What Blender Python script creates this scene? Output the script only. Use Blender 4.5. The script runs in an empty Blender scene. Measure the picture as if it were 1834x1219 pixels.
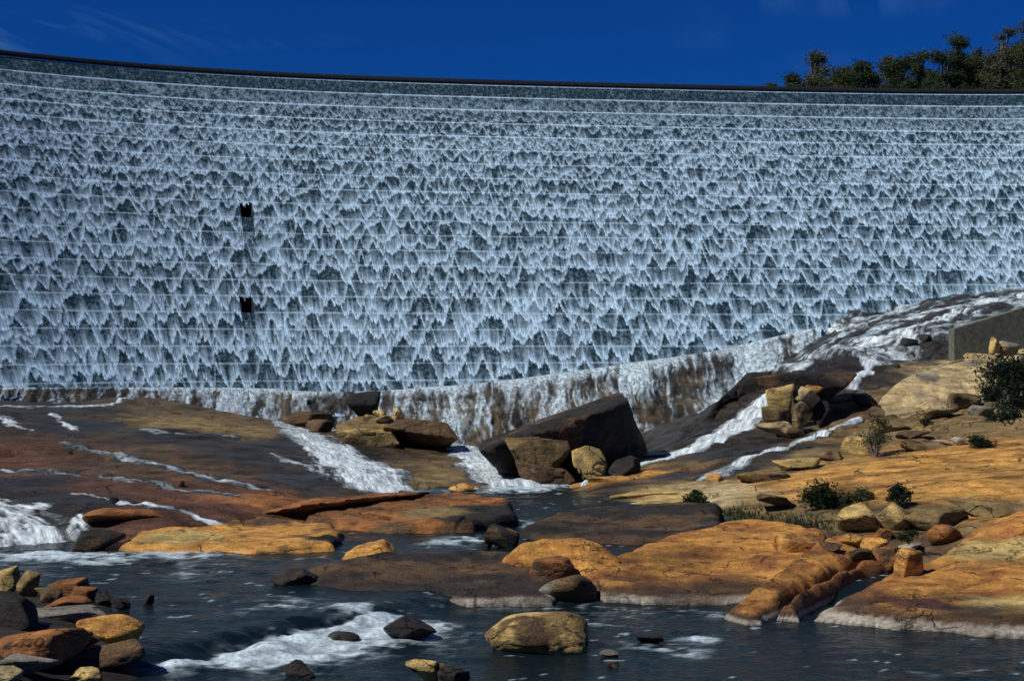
import bpy, math, random
import numpy as np
from mathutils import Vector

# ------------------------------------------------------------------ camera, sky, sun, exposure
sc = bpy.context.scene
col = sc.collection
F, CX, HZ, EYE = 2750.0, 917.0, 620.3, 9.0       # focal length / horizon of the photograph in its own pixels, eye height
cam_d = bpy.data.cameras.new('camera'); cam = bpy.data.objects.new('camera', cam_d); col.objects.link(cam)
cam.location = (0, 0, EYE); cam.rotation_euler = (math.radians(90), 0, 0)
cam_d.sensor_width = 36; cam_d.lens = F / 1834 * 36
cam_d.shift_y = (HZ - 609.5) / 1834
cam_d.clip_start = 0.5; cam_d.clip_end = 4000
sc.camera = cam

SUN_DIR = Vector((-0.60, -0.30, 0.74)).normalized()      # towards the sun
elev = math.asin(SUN_DIR.z)
world = bpy.data.worlds.new('World'); sc.world = world; world.use_nodes = True
nt = world.node_tree; nt.nodes.clear()
def wn(t, **k):
    n = nt.nodes.new(t)
    for a, b in k.items(): setattr(n, a, b)
    return n
sky = wn('ShaderNodeTexSky', sky_type='NISHITA', sun_disc=False)
sky.sun_elevation = elev; sky.sun_rotation = math.atan2(SUN_DIR.x, SUN_DIR.y)
sky.altitude = 1500; sky.air_density = 1.0; sky.dust_density = 0.0; sky.ozone_density = 4.0
deep = wn('ShaderNodeMix', data_type='RGBA', blend_type='MULTIPLY'); deep.inputs[0].default_value = 1.0
deep.inputs[7].default_value = (0.018, 0.165, 0.48, 1)      # deep slide-film, polarised blue
nt.links.new(sky.outputs[0], deep.inputs[6])
# thin cirrus spread over the whole sky, laid on a plane overhead
tc = wn('ShaderNodeTexCoord'); sep = wn('ShaderNodeSeparateXYZ'); nt.links.new(tc.outputs['Generated'], sep.inputs[0])
mz = wn('ShaderNodeMath', operation='MAXIMUM'); nt.links.new(sep.outputs[2], mz.inputs[0]); mz.inputs[1].default_value = 0.03
dx = wn('ShaderNodeMath', operation='DIVIDE'); nt.links.new(sep.outputs[0], dx.inputs[0]); nt.links.new(mz.outputs[0], dx.inputs[1])
dy = wn('ShaderNodeMath', operation='DIVIDE'); nt.links.new(sep.outputs[1], dy.inputs[0]); nt.links.new(mz.outputs[0], dy.inputs[1])
cmb = wn('ShaderNodeCombineXYZ'); nt.links.new(dx.outputs[0], cmb.inputs[0]); nt.links.new(dy.outputs[0], cmb.inputs[1])
mp = wn('ShaderNodeMapping'); nt.links.new(cmb.outputs[0], mp.inputs[0])
mp0 = wn('ShaderNodeMapping'); mp0.inputs['Rotation'].default_value = (0, 0, math.radians(14)); nt.links.new(cmb.outputs[0], mp0.inputs[0]); nt.links.new(mp0.outputs[0], mp.inputs[0])
mp.inputs['Scale'].default_value = (4.6, 0.55, 1); mp.inputs['Location'].default_value = (3.1, 0.4, 0)
n1 = wn('ShaderNodeTexNoise'); n1.inputs['Scale'].default_value = 0.9; n1.inputs['Detail'].default_value = 7; n1.inputs['Roughness'].default_value = 0.55; n1.inputs['Distortion'].default_value = 0.5
nt.links.new(mp.outputs[0], n1.inputs['Vector'])
n2 = wn('ShaderNodeTexNoise'); n2.inputs['Scale'].default_value = 0.42; n2.inputs['Detail'].default_value = 2
mp2 = wn('ShaderNodeMapping'); mp2.inputs['Location'].default_value = (5.95, 1.75, 0); nt.links.new(cmb.outputs[0], mp2.inputs[0]); nt.links.new(mp2.outputs[0], n2.inputs['Vector'])
r1 = wn('ShaderNodeMapRange'); r1.inputs[1].default_value = 0.47; r1.inputs[2].default_value = 0.85; nt.links.new(n1.outputs[0], r1.inputs[0])
r2 = wn('ShaderNodeMapRange'); r2.inputs[1].default_value = 0.48; r2.inputs[2].default_value = 0.68; nt.links.new(n2.outputs[0], r2.inputs[0])
cm = wn('ShaderNodeMath', operation='MULTIPLY'); nt.links.new(r1.outputs[0], cm.inputs[0]); nt.links.new(r2.outputs[0], cm.inputs[1])
ci = wn('ShaderNodeMix', data_type='RGBA'); nt.links.new(cm.outputs[0], ci.inputs[0]); nt.links.new(deep.outputs[2], ci.inputs[6])
ci.inputs[7].default_value = (1.3, 3.2, 5.2, 1)
bg = wn('ShaderNodeBackground'); bg.inputs[1].default_value = 0.10; nt.links.new(ci.outputs[2], bg.inputs[0])
out = wn('ShaderNodeOutputWorld'); nt.links.new(bg.outputs[0], out.inputs[0])

sun_d = bpy.data.lights.new('sun', 'SUN'); sun = bpy.data.objects.new('sun', sun_d); col.objects.link(sun)
sun_d.energy = 4.4; sun_d.angle = math.radians(0.5); sun_d.color = (1.0, 0.95, 0.86)
sun.rotation_euler = (-SUN_DIR).to_track_quat('-Z', 'Y').to_euler(); sun.location = (-60, -30, 80)
vs = sc.view_settings; vs.view_transform = 'Standard'; vs.look = 'None'; vs.exposure = 0.0; vs.gamma = 1.0; vs.use_curve_mapping = False
sc.cycles.max_bounces = 5

# ------------------------------------------------------------------ numeric helpers
def _hash(ix, iy, iz, seed):
    h = (ix.astype(np.int64) * 374761393 + iy.astype(np.int64) * 668265263 + iz.astype(np.int64) * 2147483647 + seed * 974634777) & 0xffffffff
    h = ((h ^ (h >> 13)) * 1274126177) & 0xffffffff
    h = ((h ^ (h >> 16)) * 2246822519) & 0xffffffff
    return ((h ^ (h >> 15)) & 0xffffff).astype(np.float32) / 8388608.0 - 1.0
def noise3(x, y, z, seed=0):
    x, y, z = np.broadcast_arrays(np.asarray(x, dtype=np.float32), np.asarray(y, dtype=np.float32), np.asarray(z, dtype=np.float32))
    fx, fy, fz = np.floor(x), np.floor(y), np.floor(z)
    ix, iy, iz = fx.astype(np.int32), fy.astype(np.int32), fz.astype(np.int32)
    tx, ty, tz = x - fx, y - fy, z - fz
    tx = tx * tx * (3 - 2 * tx); ty = ty * ty * (3 - 2 * ty); tz = tz * tz * (3 - 2 * tz)
    def L(a, b, t): return a + (b - a) * t
    c = lambda i, j, k: _hash(ix + i, iy + j, iz + k, seed)
    return L(L(L(c(0,0,0), c(1,0,0), tx), L(c(0,1,0), c(1,1,0), tx), ty), L(L(c(0,0,1), c(1,0,1), tx), L(c(0,1,1), c(1,1,1), tx), ty), tz)
def noise2(x, y, seed=0):
    x, y = np.broadcast_arrays(np.asarray(x, dtype=np.float32), np.asarray(y, dtype=np.float32))
    fx, fy = np.floor(x), np.floor(y); ix, iy = fx.astype(np.int32), fy.astype(np.int32); iz = np.zeros_like(ix)
    tx, ty = x - fx, y - fy; tx = tx * tx * (3 - 2 * tx); ty = ty * ty * (3 - 2 * ty)
    a = _hash(ix, iy, iz, seed); b = _hash(ix + 1, iy, iz, seed); c = _hash(ix, iy + 1, iz, seed); d = _hash(ix + 1, iy + 1, iz, seed)
    return (a + (b - a) * tx) + ((c + (d - c) * tx) - (a + (b - a) * tx)) * ty
def fbm2(x, y, seed=0, o=4, g=0.5):
    s = 0; a = 1.0; t = 0
    for i in range(o): s = s + a * noise2(x * 2 ** i + 17 * i, y * 2 ** i - 9 * i, seed + i); t += a; a *= g
    return s / t
def fbm3(P, sc_=1.0, seed=0, o=4, g=0.5):
    s = 0; a = 1.0; t = 0
    for i in range(o):
        q = sc_ * 2 ** i; s = s + a * noise3(P[..., 0] * q + 7 * i, P[..., 1] * q + 3 * i, P[..., 2] * q - 5 * i, seed + i); t += a; a *= g
    return s / t
def sstep(a, b, x): t = np.clip((x - a) / (b - a), 0, 1); return t * t * (3 - 2 * t)
def mixc(a, b, t): return np.asarray(a) * (1 - t[..., None]) + np.asarray(b) * t[..., None]
class RBF:                                             # linear-kernel scattered interpolation, no overshoot
    def __init__(s, pts, lam=0.0):
        p = np.asarray(pts, float); s.p = p[:, :2]; n = len(p)
        d = np.hypot(p[:, None, 0] - p[None, :, 0], p[:, None, 1] - p[None, :, 1])
        s.c = p[:, :2].mean(0)
        A = np.zeros((n + 3, n + 3)); A[:n, :n] = np.sqrt(d * d + 0.3) - lam * np.eye(n); A[:n, n] = 1; A[:n, n + 1:] = p[:, :2] - s.c; A[n:, :n] = A[:n, n:].T
        b = np.zeros(n + 3); b[:n] = p[:, 2]; s.w = np.linalg.lstsq(A, b, rcond=None)[0]
    def __call__(s, x, y):
        x = np.asarray(x, float); y = np.asarray(y, float)
        r = s.w[-3] + s.w[-2] * (x - s.c[0]) + s.w[-1] * (y - s.c[1])
        for (a, b), w in zip(s.p, s.w): r = r + w * np.sqrt((x - a) ** 2 + (y - b) ** 2 + 0.3)
        return r
def PY(px, py, Y): return ((px - CX) / F * Y, Y, EYE - (py - HZ) / F * Y)            # pixel + distance -> point
def PZ(px, py, z): Y = (EYE - z) * F / (py - HZ); return ((px - CX) / F * Y, Y, z)   # pixel + height -> point

# ------------------------------------------------------------------ object helpers
def tag(o, label=None, cat=None, group=None, kind=None):
    if label: o['label'] = label
    if cat: o['category'] = cat
    if group: o['group'] = group
    if kind: o['kind'] = kind
    return o
def empty(name, loc):
    o = bpy.data.objects.new(name, None); col.objects.link(o); o.location = loc; o.empty_display_size = 0.2; return o
def mesh(name, V, Q, mat, parent=None, smooth=True, **attrs):
    V = np.asarray(V, np.float32).reshape(-1, 3); Q = np.asarray(Q, np.int32)
    if parent is not None: V = V - np.array(parent.location, np.float32)
    me = bpy.data.meshes.new(name); k = Q.shape[1]
    me.vertices.add(len(V)); me.vertices.foreach_set('co', V.ravel())
    me.loops.add(Q.size); me.loops.foreach_set('vertex_index', Q.ravel())
    me.polygons.add(len(Q)); me.polygons.foreach_set('loop_start', np.arange(0, Q.size, k, dtype=np.int32))
    me.update(calc_edges=True)
    me.polygons.foreach_set('use_smooth', np.full(len(Q), smooth))
    for a, v in attrs.items():
        v = np.asarray(v, np.float32)
        if v.ndim > 1:
            at = me.attributes.new(a, 'FLOAT_COLOR', 'POINT'); v = np.concatenate([v.reshape(-1, 3), np.ones((len(V), 1), np.float32)], 1)
            at.data.foreach_set('color', v.ravel())
        else:
            at = me.attributes.new(a, 'FLOAT', 'POINT'); at.data.foreach_set('value', v.ravel())
    me.materials.append(mat)
    o = bpy.data.objects.new(name, me); col.objects.link(o)
    if parent is not None: o.parent = parent
    return o
def gridq(ny, nx, keep=None):
    i = np.arange(ny * nx).reshape(ny, nx)
    q = np.stack([i[:-1, :-1], i[:-1, 1:], i[1:, 1:], i[1:, :-1]], -1)
    return q[keep] if keep is not None else q.reshape(-1, 4)
def compact(V, Q, *at):
    u, inv = np.unique(Q, return_inverse=True)
    return (V.reshape(-1, 3)[u], inv.reshape(Q.shape)) + tuple(a.reshape(len(V.reshape(-1, 3)), -1)[u] if a.ndim > (V.ndim - 1) else a.ravel()[u] for a in at)

# ------------------------------------------------------------------ materials
def newmat(name):
    m = bpy.data.materials.new(name); m.use_nodes = True; t = m.node_tree; b = t.nodes['Principled BSDF']
    def n(ty, **k):
        x = t.nodes.new(ty)
        for a, v in k.items(): setattr(x, a, v)
        return x
    return m, t, b, n
def lk(t, a, b): t.links.new(a, b)
def m_rock():
    m, t, b, n = newmat('rock')
    at = n('ShaderNodeAttribute', attribute_name='Col'); wt = n('ShaderNodeAttribute', attribute_name='wet'); tc = n('ShaderNodeTexCoord')
    g = n('ShaderNodeNewGeometry')
    a1 = n('ShaderNodeTexNoise'); a1.inputs['Scale'].default_value = 1.1; a1.inputs['Detail'].default_value = 8; a1.inputs['Roughness'].default_value = 0.68; lk(t, g.outputs['Position'], a1.inputs['Vector'])
    a2 = n('ShaderNodeTexNoise'); a2.inputs['Scale'].default_value = 9; a2.inputs['Detail'].default_value = 5; a2.inputs['Roughness'].default_value = 0.7; lk(t, g.outputs['Position'], a2.inputs['Vector'])
    mpp = n('ShaderNodeMapping'); mpp.inputs['Scale'].default_value = (0.5, 0.5, 3.5); mpp.inputs['Rotation'].default_value = (0.15, 0.25, 0); lk(t, g.outputs['Position'], mpp.inputs[0])
    a3 = n('ShaderNodeTexNoise'); a3.inputs['Scale'].default_value = 1.6; a3.inputs['Detail'].default_value = 6; a3.inputs['Roughness'].default_value = 0.65; lk(t, mpp.outputs[0], a3.inputs['Vector'])
    s1 = n('ShaderNodeMapRange'); s1.inputs[1].default_value = 0.3; s1.inputs[2].default_value = 0.7; s1.inputs[3].default_value = 0.6; s1.inputs[4].default_value = 1.35; lk(t, a1.outputs[0], s1.inputs[0])
    s2 = n('ShaderNodeMapRange'); s2.inputs[1].default_value = 0.3; s2.inputs[2].default_value = 0.7; s2.inputs[3].default_value = 0.65; s2.inputs[4].default_value = 1.3; lk(t, a2.outputs[0], s2.inputs[0])
    s3 = n('ShaderNodeMapRange'); s3.inputs[1].default_value = 0.3; s3.inputs[2].default_value = 0.7; s3.inputs[3].default_value = 0.6; s3.inputs[4].default_value = 1.35; lk(t, a3.outputs[0], s3.inputs[0])
    p1 = n('ShaderNodeMath', operation='MULTIPLY'); lk(t, s1.outputs[0], p1.inputs[0]); lk(t, s2.outputs[0], p1.inputs[1])
    p2 = n('ShaderNodeMath', operation='MULTIPLY'); lk(t, p1.outputs[0], p2.inputs[0]); lk(t, s3.outputs[0], p2.inputs[1])
    # joints: distorted cell edges, broken up by noise; dark lichen stains
    dn = n('ShaderNodeTexNoise'); dn.inputs['Scale'].default_value = .7; dn.inputs['Detail'].default_value = 4; lk(t, g.outputs['Position'], dn.inputs['Vector'])
    dv = n('ShaderNodeVectorMath', operation='MULTIPLY_ADD'); lk(t, dn.outputs['Color'], dv.inputs[0]); dv.inputs[1].default_value = (2.4, 2.4, 2.4); lk(t, g.outputs['Position'], dv.inputs[2])
    mv = n('ShaderNodeMapping'); mv.inputs['Scale'].default_value = (.15, .26, .5); mv.inputs['Rotation'].default_value = (.2, .1, .5); lk(t, dv.outputs[0], mv.inputs[0])
    vo = n('ShaderNodeTexVoronoi', feature='DISTANCE_TO_EDGE'); vo.inputs['Scale'].default_value = 1.0; lk(t, mv.outputs[0], vo.inputs['Vector'])
    cw = n('ShaderNodeMapRange'); cw.inputs[1].default_value = .45; cw.inputs[2].default_value = .56; cw.inputs[3].default_value = .0015; cw.inputs[4].default_value = .026; lk(t, dn.outputs[0], cw.inputs[0])
    ck = n('ShaderNodeMapRange'); lk(t, vo.outputs['Distance'], ck.inputs[0]); ck.inputs[1].default_value = .0; lk(t, cw.outputs[0], ck.inputs[2]); ck.inputs[3].default_value = .22; ck.inputs[4].default_value = 1.0
    a4 = n('ShaderNodeTexNoise'); a4.inputs['Scale'].default_value = .28; a4.inputs['Detail'].default_value = 7; a4.inputs['Roughness'].default_value = .66; a4.inputs['Distortion'].default_value = .4; lk(t, mpp.outputs[0], a4.inputs['Vector'])
    s4 = n('ShaderNodeMapRange'); s4.inputs[1].default_value = .5; s4.inputs[2].default_value = .70; s4.inputs[3].default_value = 1.05; s4.inputs[4].default_value = .42; lk(t, a4.outputs[0], s4.inputs[0])
    p3 = n('ShaderNodeMath', operation='MULTIPLY'); lk(t, p2.outputs[0], p3.inputs[0]); lk(t, ck.outputs[0], p3.inputs[1])
    p4 = n('ShaderNodeMath', operation='MULTIPLY'); lk(t, p3.outputs[0], p4.inputs[0]); lk(t, s4.outputs[0], p4.inputs[1])
    mx = n('ShaderNodeVectorMath', operation='SCALE'); lk(t, at.outputs['Color'], mx.inputs[0]); lk(t, p4.outputs[0], mx.inputs['Scale'])
    fo = n('ShaderNodeAttribute', attribute_name='foam'); wm = n('ShaderNodeMapping'); wm.inputs['Scale'].default_value = (3.6, 3.6, .4); lk(t, g.outputs['Position'], wm.inputs[0])
    wz = n('ShaderNodeTexNoise'); wz.inputs['Scale'].default_value = 1; wz.inputs['Detail'].default_value = 4; wz.inputs['Roughness'].default_value = .65; lk(t, wm.outputs[0], wz.inputs['Vector'])
    wr = n('ShaderNodeMapRange'); wr.inputs[1].default_value = .35; wr.inputs[2].default_value = .62; wr.inputs[3].default_value = .25; wr.inputs[4].default_value = 1.25; lk(t, wz.outputs[0], wr.inputs[0])
    wf = n('ShaderNodeMath', operation='MULTIPLY', use_clamp=True); lk(t, fo.outputs['Fac'], wf.inputs[0]); lk(t, wr.outputs[0], wf.inputs[1])
    fm = n('ShaderNodeMix', data_type='RGBA'); lk(t, wf.outputs[0], fm.inputs[0]); lk(t, mx.outputs[0], fm.inputs[6]); fm.inputs[7].default_value = (.62, .78, .88, 1)
    lk(t, fm.outputs[2], b.inputs['Base Color'])
    rr = n('ShaderNodeMapRange'); rr.inputs[3].default_value = 0.9; rr.inputs[4].default_value = 0.32; lk(t, wt.outputs['Fac'], rr.inputs[0]); lk(t, rr.outputs[0], b.inputs['Roughness'])
    b.inputs['Specular IOR Level'].default_value = 0.3
    ad = n('ShaderNodeMath', operation='MULTIPLY_ADD'); lk(t, a1.outputs[0], ad.inputs[0]); ad.inputs[1].default_value = 1.6; lk(t, a2.outputs[0], ad.inputs[2])
    ad2 = n('ShaderNodeMath', operation='MULTIPLY_ADD'); lk(t, a3.outputs[0], ad2.inputs[0]); ad2.inputs[1].default_value = 0.9; lk(t, ad.outputs[0], ad2.inputs[2])
    ad3 = n('ShaderNodeMath', operation='MULTIPLY_ADD'); lk(t, ck.outputs[0], ad3.inputs[0]); ad3.inputs[1].default_value = .8; lk(t, ad2.outputs[0], ad3.inputs[2])
    bp = n('ShaderNodeBump'); bp.inputs['Strength'].default_value = 0.85; bp.inputs['Distance'].default_value = 0.13; lk(t, ad3.outputs[0], bp.inputs['Height']); lk(t, bp.outputs[0], b.inputs['Normal'])
    return m
def m_cascade(name, cd, cf, f0=.72, f1=1.22, sx=7.5, sy=.55):
    m, t, b, n = newmat(name)
    fo = n('ShaderNodeAttribute', attribute_name='foam'); uv = n('ShaderNodeAttribute', attribute_name='flow')
    mpp = n('ShaderNodeMapping'); mpp.inputs['Scale'].default_value = (sx, sy, 1); lk(t, uv.outputs['Vector'], mpp.inputs[0])
    a = n('ShaderNodeTexNoise'); a.inputs['Scale'].default_value = 1; a.inputs['Detail'].default_value = 3; a.inputs['Roughness'].default_value = 0.6; lk(t, mpp.outputs[0], a.inputs['Vector'])
    mp2 = n('ShaderNodeMapping'); mp2.inputs['Scale'].default_value = (4.0, 3.0, 1); lk(t, uv.outputs['Vector'], mp2.inputs[0])
    a2 = n('ShaderNodeTexNoise'); a2.inputs['Scale'].default_value = 1; a2.inputs['Detail'].default_value = 4; a2.inputs['Distortion'].default_value = 1.0; lk(t, mp2.outputs[0], a2.inputs['Vector'])
    r = n('ShaderNodeMapRange'); r.inputs[1].default_value = 0.3; r.inputs[2].default_value = 0.7; r.inputs[3].default_value = f0; r.inputs[4].default_value = f1; lk(t, a.outputs[0], r.inputs[0])
    r2 = n('ShaderNodeMapRange'); r2.inputs[1].default_value = 0.35; r2.inputs[2].default_value = 0.7; r2.inputs[3].default_value = -0.10; r2.inputs[4].default_value = 0.15; lk(t, a2.outputs[0], r2.inputs[0])
    mu = n('ShaderNodeMath', operation='MULTIPLY_ADD', use_clamp=True); lk(t, fo.outputs['Fac'], mu.inputs[0]); lk(t, r.outputs[0], mu.inputs[1]); lk(t, r2.outputs[0], mu.inputs[2])
    mx = n('ShaderNodeMix', data_type='RGBA'); lk(t, mu.outputs[0], mx.inputs[0]); mx.inputs[6].default_value = cd; mx.inputs[7].default_value = cf
    lk(t, mx.outputs[2], b.inputs['Base Color']); b.inputs['Roughness'].default_value = 0.55; b.inputs['Specular IOR Level'].default_value = 0.25
    bp = n('ShaderNodeBump'); bp.inputs['Strength'].default_value = 0.5; bp.inputs['Distance'].default_value = 0.05; lk(t, mu.outputs[0], bp.inputs['Height']); lk(t, bp.outputs[0], b.inputs['Normal'])
    return m
def m_concrete(name, c, rough=0.6):
    m, t, b, n = newmat(name); g = n('ShaderNodeNewGeometry')
    a = n('ShaderNodeTexNoise'); a.inputs['Scale'].default_value = 2.2; a.inputs['Detail'].default_value = 8; a.inputs['Roughness'].default_value = 0.7; lk(t, g.outputs['Position'], a.inputs['Vector'])
    r = n('ShaderNodeMapRange'); r.inputs[1].default_value = 0.3; r.inputs[2].default_value = 0.7; r.inputs[3].default_value = 0.5; r.inputs[4].default_value = 1.5; lk(t, a.outputs[0], r.inputs[0])
    v = n('ShaderNodeVectorMath', operation='SCALE'); v.inputs[0].default_value = c; lk(t, r.outputs[0], v.inputs['Scale']); lk(t, v.outputs[0], b.inputs['Base Color'])
    b.inputs['Roughness'].default_value = rough; b.inputs['Specular IOR Level'].default_value = 0.3
    bp = n('ShaderNodeBump'); bp.inputs['Strength'].default_value = 0.5; bp.inputs['Distance'].default_value = 0.05; lk(t, a.outputs[0], bp.inputs['Height']); lk(t, bp.outputs[0], b.inputs['Normal'])
    return m
def m_river():
    m, t, b, n = newmat('river_water'); fo = n('ShaderNodeAttribute', attribute_name='foam'); g = n('ShaderNodeNewGeometry')
    a = n('ShaderNodeTexNoise'); a.inputs['Scale'].default_value = 5; a.inputs['Detail'].default_value = 6; a.inputs['Roughness'].default_value = 0.7
    lk(t, g.outputs['Position'], a.inputs['Vector'])
    r = n('ShaderNodeMapRange'); r.inputs[1].default_value = 0.35; r.inputs[2].default_value = 0.65; r.inputs[3].default_value = 0.55; r.inputs[4].default_value = 1.3; lk(t, a.outputs[0], r.inputs[0])
    mu = n('ShaderNodeMath', operation='MULTIPLY', use_clamp=True); lk(t, fo.outputs['Fac'], mu.inputs[0]); lk(t, r.outputs[0], mu.inputs[1])
    mx = n('ShaderNodeMix', data_type='RGBA'); lk(t, mu.outputs[0], mx.inputs[0]); mx.inputs[6].default_value = (0.005, 0.012, 0.014, 1); mx.inputs[7].default_value = (0.62, 0.76, 0.84, 1)
    lk(t, mx.outputs[2], b.inputs['Base Color'])
    rr = n('ShaderNodeMapRange'); rr.inputs[3].default_value = 0.12; rr.inputs[4].default_value = 0.7; lk(t, mu.outputs[0], rr.inputs[0]); lk(t, rr.outputs[0], b.inputs['Roughness'])
    b.inputs['IOR'].default_value = 1.33; b.inputs['Specular IOR Level'].default_value = .28
    mpp = n('ShaderNodeMapping'); mpp.inputs['Scale'].default_value = (1.6, 3.2, 2); lk(t, g.outputs['Position'], mpp.inputs[0])
    w = n('ShaderNodeTexNoise'); w.inputs['Scale'].default_value = 1.6; w.inputs['Detail'].default_value = 5; w.inputs['Roughness'].default_value = 0.62; w.inputs['Distortion'].default_value = 0.6; lk(t, mpp.outputs[0], w.inputs['Vector'])
    bp = n('ShaderNodeBump'); bp.inputs['Strength'].default_value = 0.9; bp.inputs['Distance'].default_value = 0.09; lk(t, w.outputs[0], bp.inputs['Height']); lk(t, bp.outputs[0], b.inputs['Normal'])
    return m
def m_leaf(name, c):
    m, t, b, n = newmat(name); at = n('ShaderNodeAttribute', attribute_name='tint')
    v = n('ShaderNodeVectorMath', operation='SCALE'); v.inputs[0].default_value = c; lk(t, at.outputs['Fac'], v.inputs['Scale']); lk(t, v.outputs[0], b.inputs['Base Color'])
    b.inputs['Roughness'].default_value = 0.9; b.inputs['Specular IOR Level'].default_value = 0.05
    tr = n('ShaderNodeBsdfTranslucent'); lk(t, v.outputs[0], tr.inputs[0]); ms = n('ShaderNodeMixShader'); ms.inputs[0].default_value = .45; lk(t, b.outputs[0], ms.inputs[1]); lk(t, tr.outputs[0], ms.inputs[2]); lk(t, ms.outputs[0], t.nodes['Material Output'].inputs[0])
    return m
ROCK = m_rock(); CASC = m_cascade('cascade_water', (0.003, 0.024, 0.038, 1), (0.57, 0.80, 0.99, 1), .5, 1.35, 8.5, .4); STRM = m_cascade('stream_water', (0.018, 0.022, 0.022, 1), (0.68, 0.78, 0.84, 1), .35, 1.35, 6, .9); RIVER = m_river()
CONC = m_concrete('wet_concrete', (0.026, 0.036, 0.040)); CREST = m_concrete('crest_concrete', (0.012, 0.014, 0.015), 0.5)
WALLC = m_concrete('weathered_concrete', (0.11, 0.115, 0.09), 0.85); BARK = m_concrete('bark', (0.10, 0.085, 0.065), 0.9); DARK = m_concrete('dark_recess', (0.008, 0.01, 0.011), 0.8)
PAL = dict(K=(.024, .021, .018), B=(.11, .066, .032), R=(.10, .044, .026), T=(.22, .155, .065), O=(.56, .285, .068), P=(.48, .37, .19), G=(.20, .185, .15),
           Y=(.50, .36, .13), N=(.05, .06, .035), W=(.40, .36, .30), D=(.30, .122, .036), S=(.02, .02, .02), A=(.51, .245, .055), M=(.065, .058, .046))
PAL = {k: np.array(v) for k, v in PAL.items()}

# ------------------------------------------------------------------ the dam: plan curve of the crest and stepped downstream face
_cx = np.array([-48.3, -39.3, -22.7, -11.4, -1.0, 10.9, 23.0, 35.3, 43.4, 55.8]); _cy = np.array([144.9, 150.8, 157.2, 159.2, 161.4, 163.4, 165.0, 166.4, 166.5, 167.3])
_pc = np.polyfit(_cx, _cy, 4); _dc = np.polyder(_pc)
def C(u):
    uu = np.clip(u, -50, 57); return np.polyval(_pc, uu) + np.polyval(_dc, uu) * (u - uu)
def Cn(u):
    d = np.polyval(_dc, np.clip(u, -50, 57)); L = np.sqrt(1 + d * d); return d / L, -1 / L
STEP = 1.524
_dn = np.array([-6, -3, 0, 3, 6, 10, 14, 18, 18.4]); _dd = np.array([27.6, 23.0, 19.4, 16.0, 12.7, 8.5, 4.6, 0.1, 0.0])
def D(n): return np.interp(n, _dn, _dd)
def dam_pt(u, n, off=0.0):                            # n counts lifts above eye level
    a, b = Cn(u); o = D(n) + off
    return u + a * o, C(u) + b * o, EYE + n * STEP
def dam_hit(px, py):
    lo, hi = 90.0, 175.0
    us = np.linspace(-75, 85, 1600)
    for _ in range(40):
        Y = (lo + hi) / 2; X, _, z = PY(px, py, Y); n = (z - EYE) / STEP
        xs, ys, _z = dam_pt(us, n); ysurf = np.interp(X, xs, ys)
        if Y < ysurf: lo = Y
        else: hi = Y
    return PY(px, py, lo)

# ------------------------------------------------------------------ bedrock terrain from surveyed points
A = []
def tp(*rows):
    for px, py, Y in rows: A.append(PY(px, py, Y))
def tz(*rows):
    for px, py, z in rows: A.append(PZ(px, py, z))
for px, py in ((1500, 580), (1575, 563), (1650, 548), (1740, 534), (1834, 520), (1980, 497), (2150, 470)):
    x, y, z = dam_hit(px, py); A.append((x, y - 0.2, z)); A.append((x, y + 4, z + 1.5))
for px, py in ((-260, 726), (0, 722), (150, 722), (300, 716)):
    x, y, z = dam_hit(px, 694); A.append((x, y - 1.0, EYE - (py - HZ) / F * (y - 1.0)))
FACE = [(450, 696, 752, 2.0), (600, 703, 772, 3), (720, 698, 796, 4), (800, 692, 803, 5), (850, 688, 806, 5.5), (930, 679, 806, 6), (1040, 664, 808, 7), (1140, 650, 812, 8), (1230, 637, 806, 8), (1275, 630, 775, 7), (1315, 622, 728, 5), (1360, 610, 686, 4), (1410, 598, 648, 3), (1470, 585, 606, 1.5)]
for px, pt, pf, run in FACE:
    x, y, z = dam_hit(px, pt); yy = y - run - .4; zz = EYE - (pf - HZ) / F * yy
    A.append(((px - CX) / F * yy, yy, zz)); A.append((x, y + 5, zz - .6))
tp((-260, 745, 108), (0, 742, 113), (150, 740, 117), (300, 748, 118), (1000, 812, 118), (1130, 818, 116), (1400, 662, 124), (1500, 625, 128), (1650, 585, 135), (1780, 548, 142),
   (-260, 840, 90), (0, 835, 95), (0, 790, 103), (0, 870, 84), (0, 915, 74), (150, 915, 74), (130, 800, 101), (300, 765, 111), (300, 800, 99), (300, 850, 88), (300, 900, 78), (300, 930, 72.5), (450, 925, 75),
   (480, 770, 114), (480, 790, 107), (480, 850, 92), (480, 880, 85), (600, 790, 110), (650, 840, 98), (620, 880, 87), (730, 880, 91), (700, 820, 105), (780, 855, 96), (870, 880, 91.5),
   (850, 806, 114), (930, 868, 94), (960, 866, 94.5), (1130, 850, 98), (1180, 825, 106), (1240, 790, 112), (1045, 868, 93.5), (1200, 832, 101), (1300, 790, 110), (1360, 755, 115), (1340, 720, 119),
   (1050, 893, 87), (1200, 870, 90.5), (1400, 832, 95), (1600, 800, 96), (1834, 790, 93), (2150, 770, 93), (1100, 906, 84), (1250, 906, 82), (1500, 908, 76), (1834, 935, 67), (2150, 935, 67),
   (1450, 785, 109), (1560, 760, 110), (1700, 765, 105), (1834, 775, 100), (1570, 700, 120), (1700, 655, 127), (1834, 625, 131), (2150, 560, 135), (1650, 645, 131), (1480, 720, 118), (1430, 700, 121),
   (1500, 962, 68), (1360, 968, 67), (1650, 1002, 62), (1834, 1025, 60), (2150, 1025, 60), (1250, 972, 67))
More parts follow.
